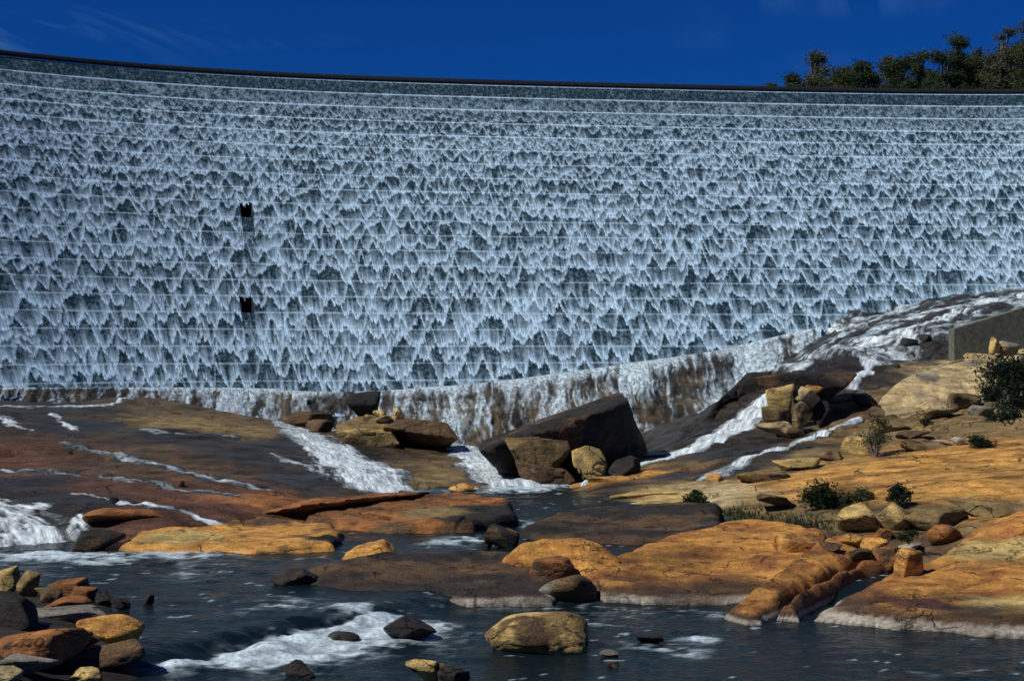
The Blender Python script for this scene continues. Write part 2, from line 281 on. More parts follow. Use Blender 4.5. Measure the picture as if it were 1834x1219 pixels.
tz((300, 1050, -1.2), (600, 985, -1.0), (880, 945, -0.8), (1200, 1120, -1.4), (1500, 1180, -1.4), (700, 1150, -1.5), (120, 1015, -.9), (420, 1150, -1.2), (930, 900, -.4), (800, 905, -.4), (1000, 885, -.2), (450, 1000, -.9),
   (60, 1075, .35), (0, 1150, .45), (110, 1110, .35), (160, 1150, .2), (245, 1165, -.5), (0, 1219, .1), (120, 1219, -.2), (-150, 1150, .5), (250, 1090, -.5), (150, 1085, .15), (200, 1100, -.1), (1000, 1030, -1), (1300, 1010, -.9), (1834, 1100, -1), (1500, 1060, -1.3), (1420, 1095, -1.3), (1580, 1030, -1.0), (900, 1219, -1.6), (1834, 1219, -1.6), (400, 1219, -1.5),
   (900, 1500, -1.8), (0, 1500, -1.5), (1834, 1500, -1.5), (2150, 1200, -.8), (-300, 1050, 0.2), (-250, 960, 0.9))
TR = RBF(A)
def terrain0(x, y): return TR(x, y)
def terrain(x, y):
    z = terrain0(x, y)
    w = sstep(-1.2, .6, z)
    r = fbm2(x * .16 + 3, y * .16, 5, 4)
    st = fbm2(x * .10 + y * .16, (y * 1.2 - x * .35) * .22, 9, 4)             # sheeted, elongated joints
    led = np.abs(((z * 1.1 + st * 1.6) % 1.0) - .5)
    rough = sstep(110, 128, y); right = sstep(8, 18, x) * (sstep(92, 100, y) + .08 * (1 - sstep(92, 100, y)) * sstep(74, 84, y))
    return z + w * (.22 * r + .16 * st + (.14 - .08 * sstep(10, 16, x) * (1 - sstep(92, 98, y)) + .22 * right * (1 - .6 * sstep(116, 122, y))) * sstep(.05, .30, led) + right * .35 * np.abs(fbm2(x * .3 + 5, y * .3 - x * .1, 15, 4)) + .045 * fbm2(x * 1.1, y * 1.1, 21, 3) + rough * .2 * fbm2(x * .45, y * .45, 33, 4))
GS = 0.21
gx = np.arange(-78, 82, GS); gy = np.arange(26, 162, GS)
GX, GY = np.meshgrid(gx, gy); GZ = terrain(GX, GY)
def tz_at(x, y):
    fx = np.clip((np.asarray(x) - gx[0]) / GS, 0, len(gx) - 1.001); fy = np.clip((np.asarray(y) - gy[0]) / GS, 0, len(gy) - 1.001)
    ix = fx.astype(int); iy = fy.astype(int); a = fx - ix; b = fy - iy
    return (GZ[iy, ix] * (1 - a) + GZ[iy, ix + 1] * a) * (1 - b) + (GZ[iy + 1, ix] * (1 - a) + GZ[iy + 1, ix + 1] * a) * b
# river level: upper pool, main reach, lower reach below the rapid
RA = np.array(PZ(262, 1178, -.1)[:2]); RB = np.array(PZ(655, 1100, -.1)[:2]); RD = (RB - RA) / np.linalg.norm(RB - RA); RN = np.array([RD[1], -RD[0]])
def river_z(x, y):
    s = (x - RA[0]) * RN[0] + (y - RA[1]) * RN[1] + .5 * noise2(x * .5, y * .5, 3)
    low = sstep(-1.3, .5, s) * (1 - sstep(56.5, 58.5, y))
    return .45 * sstep(76, 84, y) - .45 * low
SURF = []
def hit(px, py, water=True, ymin=30.0):
    Y = np.arange(ymin, 160, .05); x, y, z = PY(px, py, Y); g = tz_at(x, y)
    if water: g = np.maximum(g, river_z(x, y))
    if water == 2:
        for sf in SURF: g = np.maximum(g, sf(x, y))
    i = np.argmax(z < g)
    if not (z < g).any(): i = len(Y) - 1
    return float(x[i]), float(y[i]), float(z[i])

CP = []
for px, py, k, w in ((50, 735, 'K', 1), (300, 760, 'T', .4), (450, 772, 'T', .4), (150, 765, 'K', 1), (300, 785, 'K', .9), (450, 815, 'K', .9), (60, 812, 'R', .3), (0, 812, 'R', .3), (250, 825, 'B', .6), (400, 850, 'B', .6), (560, 860, 'K', 1),
    (30, 865, 'K', 1), (200, 870, 'R', .5), (380, 880, 'R', .5), (450, 892, 'D', .2), (120, 890, 'K', 1), (60, 905, 'K', 1), (300, 905, 'R', .4), (620, 775, 'B', .5), (680, 842, 'B', .5), (780, 850, 'T', .4), (850, 870, 'B', .5), (600, 800, 'K', 1),
    (540, 800, 'K', 1), (1000, 835, 'K', 1), (1100, 853, 'K', 1), (1200, 795, 'K', 1), (1260, 770, 'K', 1), (1310, 800, 'K', .8), (1250, 822, 'K', .8), (1215, 828, 'T', .5), (1385, 812, 'K', .8), (1350, 838, 'K', .8), (1450, 795, 'K', .8), (1150, 852, 'O', .2), (1060, 866, 'O', .2), (1330, 815, 'K', 1), (1400, 790, 'K', 1), (1200, 855, 'K', 1),
    (1100, 878, 'K', 1), (1300, 850, 'K', .8), (1450, 812, 'T', .2), (1380, 842, 'T', .2), (1500, 790, 'T', .1), (1600, 770, 'T', .1), (1700, 752, 'T', .1), (1800, 760, 'T', .1), (1750, 700, 'G', .1), (1650, 680, 'P', .1), (1710, 662, 'P', .1), (1790, 650, 'P', .1),
    (1600, 725, 'T', .2), (1560, 742, 'B', .3), (1580, 680, 'K', 1), (1600, 640, 'K', 1), (1500, 690, 'K', 1), (1450, 660, 'K', 1), (1350, 660, 'K', 1), (1500, 640, 'K', 1), (1650, 600, 'K', 1), (1750, 560, 'K', 1), (1180, 887, 'Y', .1), (1300, 875, 'P', .1),
    (1400, 868, 'O', 0), (1550, 850, 'O', 0), (1700, 830, 'O', 0), (1834, 820, 'O', 0), (1600, 880, 'O', 0), (1750, 880, 'O', 0), (1834, 900, 'O', 0), (1250, 902, 'P', .1), (1400, 908, 'T', .2), (1520, 930, 'T', .2), (1834, 945, 'T', .1), (1650, 925, 'T', .1),
    (1400, 940, 'N', .2), (1330, 935, 'N', .2), (1120, 900, 'Y', .1), (60, 1100, 'K', .5), (200, 1150, 'K', .5), (0, 1180, 'K', .5), (1600, 975, 'B', .2), (1700, 970, 'B', .2), (1834, 700, 'G', .1), (2100, 830, 'O', 0), (2100, 650, 'P', 0)):
    x, y, z = hit(px, py, False); CP.append((x, y, k, w))
for x, y in ((-30, 35), (0, 40), (30, 40), (-8, 55), (10, 60), (-10, 66), (0, 80)): CP.append((x, y, 'K', 1))
def groundcol(x, y):
    wx = x + 2.2 * fbm2(x * .2, y * .2, 41, 3); wy = y + 3.2 * fbm2(x * .2, y * .2, 47, 3)
    W = 0; Cc = 0; Wt = 0
    for a, b, k, w in CP:
        q = 1.0 / (((wx - a) ** 2 + ((wy - b) * .75) ** 2) ** 1.8 + .3); W = W + q; Cc = Cc + q[..., None] * PAL[k]; Wt = Wt + q * w
    return Cc / W[..., None], Wt / W
keep = np.abs(GX) < .36 * GY + 13
ax, ay = np.meshgrid(np.linspace(-80, 90, 10), [0])
us = np.linspace(-85, 95, 900)
nn = (GZ - EYE) / STEP
dxs, dys, _ = dam_pt(us, np.zeros_like(us)); ysurf = np.interp(GX, dxs, dys) + (19.4 - D(nn)) * 1.08
keep &= GY < ysurf + 1.6
kq = keep[:-1, :-1] & keep[1:, 1:] & keep[:-1, 1:] & keep[1:, :-1]
Vt = np.stack([GX, GY, GZ], -1); Q = gridq(len(gy), len(gx), kq)
u_, inv = np.unique(Q, return_inverse=True); V_ = Vt.reshape(-1, 3)[u_]
Cg, Wg = groundcol(V_[:, 0], V_[:, 1])
sl = fbm2(V_[:, 0] * .5, V_[:, 1] * 1.3, 61, 4)
Cg = mixc(Cg, Cg * np.array([.35, .33, .33]), sstep(.12, .45, sl) * .75)
Cg = mixc(Cg, np.clip(Cg * 1.35 + .02, 0, .6), sstep(.15, .5, -sl) * .5)
# white water sheeting over the rock along the right-hand foot of the dam
fx_, fy_ = V_[:, 0], V_[:, 1]; ln = [PY(*q)[:2] for q in ((1310, 700, 124), (1400, 652, 125), (1500, 622, 128.5), (1650, 580, 135), (1780, 546, 142), (1900, 515, 148))]
dd = np.full(len(fx_), 1e9); aa = np.zeros(len(fx_)); sd_ = np.zeros(len(fx_)); acc = 0
for (ax, ay), (bx, by) in zip(ln[:-1], ln[1:]):
    ex, ey = bx - ax, by - ay; L = math.hypot(ex, ey); t = np.clip(((fx_ - ax) * ex + (fy_ - ay) * ey) / L ** 2, 0, 1); d_ = np.hypot(fx_ - ax - t * ex, fy_ - ay - t * ey); mk = d_ < dd
    dd[mk] = d_[mk]; aa[mk] = (acc + t * L)[mk]; sd_[mk] = ((ex * (fy_ - ay) - ey * (fx_ - ax)) / L)[mk]; acc += L
near = np.where(sd_ > 0, 1.2, np.clip(1.25 - dd / 4.5, -1, 1.2)) * (fx_ > 15) - sstep(9, 14, dd)
Fg = sstep(.45, .95, near * .5 + .75 * fbm2(sd_ * .9, aa * .28, 131, 4) + .4 * fbm2(fx_ * 1.6, fy_ * 1.6, 133, 3)) * .9
Cg = mixc(Cg, PAL['K'], sstep(-.2, .5, near)); Wg = np.maximum(Wg, sstep(-.2, .5, near))
tag(mesh('bedrock', V_, inv.reshape(Q.shape), ROCK, Col=Cg, wet=Wg, foam=Fg), kind='structure')

# ------------------------------------------------------------------ rock builders
def icosphere(sub):
    import bmesh
    bm = bmesh.new(); bmesh.ops.create_icosphere(bm, subdivisions=sub, radius=1.0)
    V = np.array([v.co for v in bm.verts]); Fc = np.array([[v.index for v in f.verts] for f in bm.faces]); bm.free(); return V, Fc
ICO = {s: icosphere(s) for s in (4, 5)}
def boulder(label, px, py, w, h, c1, c2='K', kind='rock', seed=0, dep=.9, roll=0., yaw=0., Y=None, z=None, sink=.25, ang=9, wet=.15, cat='rock', name='boulder', group=None, band=None, sub=4, rough=1.0):
    """px, py: foot of the rock in the photograph; w, h: its width and height there."""
    rs = np.random.RandomState(seed + 11)
    if Y is not None: p = PY(px, py, Y)
    elif z is not None: p = PZ(px, py, z)
    else: p = hit(px, py, 2)
    S = p[1] / F; a, b, c = w * S / 2, w * S / 2 * dep, h * S / 2 * (1 + sink)
    d, fc = ICO[sub]
    if kind == 'block':
        N = np.array([(1, 0, 0), (-1, 0, 0), (0, 1, 0), (0, -1, 0), (0, 0, 1), (0, 0, -1)], float) + rs.normal(0, .22, (6, 3)); dist = rs.uniform(.78, 1., 6)
        E = rs.normal(0, 1, (ang, 3)); N = np.concatenate([N, E]); dist = np.concatenate([dist, rs.uniform(1.02, 1.25, ang)]); sharp = 26
    elif kind == 'round':
        N = rs.normal(0, 1, (ang + 10, 3)); dist = rs.uniform(.85, 1.05, ang + 10); sharp = 7
    else:
        N = rs.normal(0, 1, (ang + 7, 3)); N[0] = (.15, -.1, 1); dist = rs.uniform(.62, 1.05, ang + 7); sharp = 34
    N /= np.linalg.norm(N, axis=1)[:, None]
    q = np.clip(d @ N.T / dist, 1e-3, None)
    r = 1 / (q ** sharp).sum(1) ** (1 / sharp)
    V = d * r[:, None]
    V *= (1 + rough * .07 * fbm3(V, 1.7, seed, 4))[:, None]
    cr = np.abs(fbm3(V * np.array([1, 1, 1.6]), 1.3, seed + 50, 3)); V *= (1 - .05 * rough * np.exp(-(cr / .035) ** 2))[:, None]
    V /= np.abs(V).max(0)
    V = V * np.array([1, dep, h / w])
    cy_, sy_ = math.cos(yaw), math.sin(yaw); V = V @ np.array([[cy_, -sy_, 0], [sy_, cy_, 0], [0, 0, 1]]).T
    cr_, sr_ = math.cos(roll), math.sin(roll); V = V @ np.array([[cr_, 0, sr_], [0, 1, 0], [-sr_, 0, cr_]]).T
    lo, hi = V.min(0), V.max(0); V = (V - (lo + hi) / 2) / ((hi - lo) / 2) * np.array([a, b, c])
    V[:, 2] += h * S - c; V += np.array([p[0], p[1] + b * .75, p[2]])
    n = fbm3(V, 1.1 / max(a, .6) , seed + 5, 4); n2 = fbm3(V, 3.2 / max(a, .6), seed + 9, 3)
    A1, B1 = PAL[c1], PAL[c2]
    cc = mixc(np.broadcast_to(A1, V.shape), B1, sstep(.02, .40, n)); cc = mixc(cc, np.clip(A1 * 1.35, 0, .7), sstep(.1, .5, n2) * .6)
    wt = np.full(len(V), wet)
    if band is not None: cc, wt = waterline(V, cc, wt, band)
    o = mesh(name, V, fc, ROCK, Col=cc, wet=wt)
    return tag(o, label, cat, group)
def waterline(V, cc, wt, lev, amt=1.0, wide=.34):
    k = V[:, 2] - lev + .07 * fbm3(V, .8, 77, 3)
    cc = mixc(cc, PAL['K'] * 1.1, sstep(wide * 2.1, wide * 1.35, k) * .85)
    pale = sstep(wide * 1.0, wide * .78, k) * amt * sstep(-.45, .1, fbm3(V, .35, 78, 3) + .12)
    cc = mixc(cc, PAL['W'], pale)
    cc = mixc(cc, PAL['K'], sstep(.07, .0, k))
    return cc, np.maximum(wt, sstep(.1, 0, k))
def polysdf(x, y, poly):
    d = np.full(x.shape, 1e9); ins = np.zeros(x.shape, bool); n = len(poly)
    for i in range(n):
        (ax, ay), (bx, by) = poly[i], poly[(i + 1) % n]; ex, ey = bx - ax, by - ay
        t = np.clip(((x - ax) * ex + (y - ay) * ey) / (ex * ex + ey * ey + 1e-9), 0, 1); d = np.minimum(d, np.hypot(x - ax - t * ex, y - ay - t * ey))
        cnd = ((ay > y) != (by > y)) & (x < (bx - ax) * (y - ay) / (by - ay + 1e-12) + ax); ins ^= cnd
    return np.where(ins, d, -d)
def up(pts, d): return [(x, y, z + d) for x, y, z in pts]
def outcrop(label, outline, tops, base, c1, c2='K', edge=.8, seed=0, name='rock_outcrop', cat='rock', wet=.15, band=None, jag=.25, amp=.10, crack=(), step=None, power=2.0, pale=1.0, spots=(), strata=.06, bandw=.34):
    """outline: foot of the outcrop in plan; tops: points on its upper surface; crack: polylines in plan (x, y) with a depth."""
    poly = [p[:2] for p in outline]; T = RBF(tops)
    xs = [p[0] for p in poly]; ys = [p[1] for p in poly]; m = .5
    st = step or max(.05, math.sqrt((max(xs) - min(xs)) * (max(ys) - min(ys)) / 15000))
    X, Y = np.meshgrid(np.arange(min(xs) - m, max(xs) + m, st), np.arange(min(ys) - m, max(ys) + m, st))
    d = polysdf(X, Y, poly) + jag * fbm2(X * .8, Y * .8, seed, 2) + jag * .5 * noise2(X * .35, Y * .35, seed + 3)
    e = np.clip(d / edge, 0, 1); p = (1 - (1 - e) ** power) ** (1 / power)
    top = T(X, Y)
    top = top + amp * fbm2(X * .45, Y * .45, seed + 7, 4) * 1.6
    stv = fbm2((X * .35 + Y * .1), (Y * .9 - X * .12), seed + 8, 4); top = top + strata * (sstep(-.05, .05, stv) + sstep(.2, .27, stv) - 1)
    Z = base + np.maximum(top - base, .05) * p
    Z = np.where(d < 0, base + d * 2.5, Z)
    for pts, w, dp in crack:
        dd = np.full(X.shape, 1e9)
        for (ax, ay), (bx, by) in zip(pts[:-1], pts[1:]):
            ex, ey = bx - ax, by - ay; t = np.clip(((X - ax) * ex + (Y - ay) * ey) / (ex * ex + ey * ey), 0, 1); dd = np.minimum(dd, np.hypot(X - ax - t * ex, Y - ay - t * ey))
        dd = dd + .08 * fbm2(X * 2, Y * 2, seed + 30, 3); Z = Z - dp * (1 - sstep(0, w, dd))
    def surf(x, y, x0=X[0, 0], y0=Y[0, 0], g=np.where(d > -.1, Z, -50), st=st):
        i = np.round((np.asarray(y) - y0) / st).astype(int); j = np.round((np.asarray(x) - x0) / st).astype(int); ok = (i >= 0) & (j >= 0) & (i < g.shape[0]) & (j < g.shape[1])
        return np.where(ok, g[np.clip(i, 0, g.shape[0] - 1), np.clip(j, 0, g.shape[1] - 1)], -50)
    SURF.append(surf)
    V = np.stack([X, Y, Z], -1); keepq = d > -.45; kq = keepq[:-1, :-1] & keepq[1:, 1:] & keepq[:-1, 1:] & keepq[1:, :-1]
    Q = gridq(*X.shape, kq); u, inv = np.unique(Q, return_inverse=True); V = V.reshape(-1, 3)[u]
    n = fbm2(V[:, 0] * .5, V[:, 1] * .7, seed + 12, 4); n2 = fbm3(V, 1.1, seed + 13, 4)
    cc = mixc(np.broadcast_to(PAL[c1], V.shape), PAL[c2], sstep(-.15, .38, n)); cc = mixc(cc, np.clip(PAL[c1] * 1.25, 0, .7), sstep(.1, .5, n2) * .5); cc = mixc(cc, PAL[c2] * .6, sstep(.18, .5, fbm2(V[:, 0] * 1.3, V[:, 1] * 1.8, seed + 14, 4)) * .7)
    for sx, sy, sr, sk in spots:
        f = np.exp(-((V[:, 0] - sx) ** 2 + (V[:, 1] - sy) ** 2) / sr ** 2) + .45 * n2
        cc = mixc(cc, PAL[sk], sstep(.3, .65, f))
    wt = np.full(len(V), wet)
    if band is not None: cc, wt = waterline(V, cc, wt, band, pale, bandw)
    return tag(mesh(name, V, inv.reshape(Q.shape), ROCK, Col=cc, wet=wt), label, cat)
#@@PART2
# ------------------------------------------------------------------ dam masonry and its sheet of falling water
dam = empty('dam', (0, 150, 0)); tag(dam, 'tall curved stepped concrete dam with water sheeting down its whole face', 'dam')
cas = empty('cascade', (0, 150, 0)); tag(cas, kind='structure')
UC = np.linspace(-72, 84, 240)
def u_at(px, n):
    us = np.linspace(-72, 84, 4000); x, y, z = dam_pt(us, n); return float(np.interp(px, CX + F * x / y, us))
NICHE = {8: (u_at(431, 8.5), u_at(450.5, 8.5)), 2: (u_at(431.5, 2.5), u_at(452, 2.5))}     # lifts with a dark opening
NMIN, LEDGE = -4, .03
def lift_rows(n0, t):            # t 0 (top of the lift) .. 1 (foot): offset from the plain batter
    return D(n0 + 1 - t) - LEDGE * (t - .5)
for n0 in range(NMIN, 18):
    Uc = UC
    if n0 in NICHE: Uc = np.sort(np.concatenate([UC[(UC < NICHE[n0][0] - .1) | (UC > NICHE[n0][1] + .1)], NICHE[n0]]))
    T = np.array([0, 0, .5, 1.0]); rows = []
    for i, t in enumerate(T):
        a, b = Cn(Uc); o = lift_rows(n0, t) - (1.2 if i == 0 else 0)
        rows.append(np.stack([Uc + a * o, C(Uc) + b * o, np.full_like(Uc, EYE + (n0 + 1 - t) * STEP - (.0 if i else 0))], -1))
    k = None
    if n0 in NICHE:
        mid = (Uc[:-1] + Uc[1:]) / 2; k = np.ones((3, len(Uc) - 1), bool); k[1:, (mid > NICHE[n0][0]) & (mid < NICHE[n0][1])] = False
    mesh('concrete_lift', np.array(rows), gridq(4, len(Uc), k), CONC, dam, smooth=False)
for n0, (ua, ub) in NICHE.items():     # recessed outlet openings: sides, back, roof and floor
    def pt(u, t, dep_): a, b = Cn(u); o = lift_rows(n0, t) - dep_; return (u + a * o, C(u) + b * o, EYE + (n0 + 1 - t) * STEP)
    v = [pt(u, t, dp) for dp in (0.01, 1.4) for u in (ua, ub) for t in (0.02, .98)]
    mesh('outlet_opening', v, [(0, 2, 6, 4), (1, 5, 7, 3), (0, 4, 5, 1), (2, 3, 7, 6), (4, 6, 7, 5)], DARK, dam, smooth=False)
# crest: rounded dark lip under smooth water, with its broad top behind
pr = [(-9, .62), (-.5, .62), (-.2, .60), (-.02, .54), (.08, .4), (.13, .2), (.14, .03), (-1.2, .03)]
rows = []
for o, zz in pr:
    a, b = Cn(UC); rows.append(np.stack([UC + a * (o + D(18)), C(UC) + b * (o + D(18)), np.full_like(UC, EYE + 18 * STEP + zz)], -1))
mesh('crest', np.array(rows), gridq(len(pr), len(UC)), CREST, dam)

# foam of the roll waves: scalloped fronts that grow on the way down
DU, DS = .088, 1 / 19
U = np.arange(-57.5, 67, DU); NR = np.arange(18, NMIN - 1e-6, -DS); SL = STEP * 1.2
S = (18.4 - NR) * SL; nu, ns = len(U), len(S)
rs = np.random.RandomState(7)
tmin = np.full((ns, nu), 9.0, np.float32); Lmap = np.full((ns, nu), .5, np.float32); under = np.full((ns, nu), 9.0, np.float32)
s0 = .5; row = 0
while s0 < S[-1] + 6:
    g = min(1, s0 / 32); hw0 = .26 + .86 * g; hh0 = .42 + 1.42 * g ** .95
    fr = np.full(nu, -99.0); u = U[0] - 2 + rs.rand() * 2
    while u < U[-1] + 2:
        big = rs.lognormal(-.12, .42); hw = hw0 * big; hh = hh0 * big ** .6 * rs.uniform(.75, 1.6); ex = rs.uniform(1.1, 2.4)
        sc0 = s0 + rs.normal(0, .20) * hh0
        i0, i1 = max(0, int((u - 2.2 * hw - U[0]) / DU)), min(nu, int((u + 2.2 * hw - U[0]) / DU) + 1)
        if i1 > i0:
            uu = U[i0:i1]; q = (uu - u) / hw; sk = rs.uniform(.6, 1.5); q = np.where(q < 0, -q * sk, q / sk)
            fr[i0:i1] = np.maximum(fr[i0:i1], sc0 - hh * q ** ex)
        u += hw * rs.uniform(1.2, 2.4)
    fr = np.maximum(fr, s0 - hh0 * (1.15 + .4 * noise2(U * .9, 0 * U, row)))
    fr = fr + .55 * hh0 * noise2(U * .10, 0 * U + row * .45, 90) + hh0 * .38 * noise2(U * .33, 0 * U + row * .7, 92)
    spk = noise2(U * 6.0, 0 * U, row + 400); fr = fr + hh0 * (.19 * spk + .13 * np.abs(noise2(U * 3.2, 0 * U, row + 700)))      # ragged drips
    t = fr[None, :] - S[:, None]; m = (t >= 0) & (t < tmin); tmin[m] = t[m]; Lmap[m] = hh0 * rs.uniform(.8, 1.25)
    d = -t; m = (d >= 0) & (d < under); under[m] = d[m]
    s0 += hh0 * rs.uniform(.84, 1.16); row += 1
UU, SS = np.meshgrid(U, S); NN = NR[:, None] + 0 * UU
st1 = noise2(UU * 4.6, SS * .28, 201); st2 = noise2(UU * 1.6, SS * .3, 205); turb = fbm2(UU * 2.4, SS * 2.6, 210, 3)
q = tmin / Lmap
fo = .34 * np.exp(-q / (.16 * (1 + .4 * st1))) + .72 * np.exp(-q / (.72 * (1 + .45 * st1)))
fo = .07 + .95 * fo + .07 * st1 * (q < 1.2) + .05 * st2
fo -= .10 * np.exp(-under / (.3 * Lmap))
fo += .10 * turb + .12 * np.clip(fbm2(UU * .5, SS * .35, 220, 3), -.6, 1)
gtop = sstep(17.4, 14.6, NN + .25 * noise2(UU * .4, SS * .1, 230))
fine = fbm2(UU * 2.2 + .5 * SS, SS * 1.6 - UU * .35, 240, 4); fine2 = np.abs(fbm2(UU * 1.5 + .9 * SS, SS * 1.2, 244, 3))
tw = .22 + .55 * fine + .40 * np.exp(-fine2 / .06) * sstep(-.3, .4, fbm2(UU * .3, SS * .3, 246, 2)) + .12 * turb
tw = np.where(NN > 17.0, tw * .62 - .05, tw)
fo = np.where(NN > 16.9, tw, fo * (.45 + .55 * gtop) + (1 - gtop) * .7 * tw)
fo = np.where(NN < 16.9, (fo - .06) * 1.10 + .10 * np.clip(turb, -.2, .6) * (fo < .35), fo)
fo = fo * np.interp(NN, [10, 14, 15, 16, 16.98, 17.02, 18], [1, .92, .80, .64, .52, .42, .36])
edge = (np.round(NR) - NR)
lip = np.exp(-((NR - np.round(NR)) / .040) ** 2)[:, None] * (.46 + .45 * (NN > 12) * (NN - 12) / 6 + .16 * noise2(UU * .8, SS, 250))
fo = np.maximum(fo, np.clip(fo + lip, 0, .72 + .25 * (NN > 9)))
fo = np.where((NR[:, None] > 17.93) & (NR[:, None] < 18.01), .85 + 0 * fo, fo)
film = np.zeros_like(fo)
for n0, (ua, ub) in NICHE.items():      # the gap in the sheet at each opening and the thin water below it
    inn = (UU > ua - .05) & (UU < ub + .05)
    drip = .15 + .45 * noise2(UU * 5, 0 * UU, 260) ** 2 + .3 * noise2(UU * 3, 0 * UU, 261)
    gap = inn & (NN < n0 + 1 - np.clip(drip, .02, .8) * .7) & (NN > n0 + .02); film = np.where(gap, 1, film)
    below = inn & (NN <= n0 + .02) & (NN > n0 - 1); fo = np.where(below, .0 + .5 * np.clip(turb, 0, 1) + .15 * (st1 > .6), fo)
    b2 = inn & (NN <= n0 - 1) & (NN > n0 - 5.5); fo = np.where(b2, fo * np.interp(n0 - NN, [1, 2, 5.5], [.5, .7, .85]), fo)
fo = np.clip(fo, 0, 1).astype(np.float32)
fo = np.where(NN < 17.95, np.clip(fo, 0, 1) ** 1.18, fo).astype(np.float32)
relief = .02 + .085 * np.where(lip > .05, np.minimum(fo, .45), fo)
relief[film > 0] = -.6
tt = (np.ceil(NR - 1e-6) - NR); tt[tt > .9999] = 0
for n0 in range(17, NMIN - 1, -1):
    j0 = int(round((18 - (n0 + 1)) / DS)); j1 = int(round((18 - n0) / DS)); j1 = min(j1, ns - 1)
    rows = []
    for j in range(j0, j1 + 1):
        t = (n0 + 1 - NR[j]); a, b = Cn(U); rl = relief[j]
        o = lift_rows(n0, t) + rl * .84
        if j == j1: o = o + LEDGE * .5
        rows.append(np.stack([U + a * o, C(U) + b * o, EYE + NR[j] * STEP + rl * .5 + 0 * U], -1))
    V = np.array(rows); k = film[j0:j1 + 1] < .5; kq = k[:-1, :-1] & k[1:, 1:] & k[1:, :-1] & k[:-1, 1:]
    Q = gridq(len(rows), nu, kq)
    fl = np.stack([UU[j0:j1 + 1], SS[j0:j1 + 1], 0 * UU[j0:j1 + 1]], -1)
    px_ = CX + F * V[..., 0] / V[..., 1]
    mesh('water_sheet', V, Q, CASC, cas, foam=fo[j0:j1 + 1].ravel(), flow=fl.reshape(-1, 3))

# ------------------------------------------------------------------ the rock face under the dam and the veil of water running down it
def lerp_pts(t, pts): p = np.array(pts, float); return np.interp(t, p[:, 0], p[:, 1])
def face(name, label, ctrl, c1, c2, fseed, fdens):
    """ctrl rows: px, top py, foot py, run (how far the foot stands out)"""
    pxs = np.linspace(ctrl[0][0], ctrl[-1][0], int((ctrl[-1][0] - ctrl[0][0]) / 1.35)); ny = 54
    c = np.array(ctrl, float); top = [dam_hit(px, np.interp(px, c[:, 0], c[:, 1])) for px in pxs[::6]]
    ti = np.arange(len(pxs)) / 6; tY = np.interp(ti, np.arange(len(top)), [p[1] for p in top])
    run = np.interp(pxs, c[:, 0], c[:, 3]); pt_ = np.interp(pxs, c[:, 0], c[:, 1]); pf = np.interp(pxs, c[:, 0], c[:, 2])
    V = []
    for j in range(ny):
        v = j / (ny - 1) * 1.04 - .01; Y = tY - .15 - run * (v ** .8); py = pt_ + (pf - pt_) * v
        V.append(np.stack([(pxs - CX) / F * Y, Y, EYE - (py - HZ) / F * Y], -1))
    V = np.array(V); P = V
    bul = (.85 if fseed == 300 else .25) * fbm3(P, .33, fseed, 4) + .30 * np.abs(fbm3(P * np.array([1, 1, .5]), .9, fseed + 4, 3)) ; vv = np.linspace(0, 1, ny)[:, None]
    env = np.clip(vv * 6, 0, 1)
    V2 = V.copy(); V2[..., 1] -= bul * env; V2[..., 2] += .15 * bul * env
    Q = gridq(ny, len(pxs))
    xs, zs = P[..., 0], P[..., 2]
    wx = xs + .5 * fbm2(xs * .7, zs * .9, fseed + 19, 3)
    thr = fbm2(wx * 2.6, zs * .28, fseed + 20, 4); gul = fbm2(xs * .32, zs * .35, fseed + 21, 3); spl = np.exp(-np.abs(fbm2(xs * .7, zs * 1.5, fseed + 22, 3)) / .05)
    f = .30 + fdens + .85 * thr + .65 * gul + .32 * spl * sstep(-.2, .3, thr + .4) + .3 * fbm2(xs * 3, zs * 2.2, fseed + 23, 2) + .55 * np.clip(1 - vv * 6, 0, 1) + .35 * np.clip((vv - .88) * 8, 0, 1)
    f = f + .35 * sstep(1230, 1330, np.broadcast_to(pxs[None, :], f.shape)) 
    f = sstep(.05, .9, f) * .88
    V2[..., 1] -= .14 * f
    n = fbm3(P, .5, fseed + 8, 4); cc = mixc(np.broadcast_to(PAL[c1], V.shape), PAL[c2], sstep(-.25, .3, n)); cc = mixc(cc, PAL['T'], .28 * sstep(.1, .4, fbm2(xs * .5, zs * .6, fseed + 40, 3)))
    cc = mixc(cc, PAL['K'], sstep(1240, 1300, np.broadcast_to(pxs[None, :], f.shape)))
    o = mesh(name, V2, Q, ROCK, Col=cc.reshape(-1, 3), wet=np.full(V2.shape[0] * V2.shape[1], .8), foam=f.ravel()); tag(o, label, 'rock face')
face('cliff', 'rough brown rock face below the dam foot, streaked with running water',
     FACE, 'K', 'M', 300, -.06)
face('rock_step', 'low dark rock step along the dam foot at the left, half veiled by water',
     [(-140, 694, 728, .8), (0, 694, 727, .8), (220, 694, 726, 1.2), (330, 694, 746, 2.0), (400, 694, 752, 2.2), (510, 697, 760, 2.4)], 'K', 'K', 340, .02)

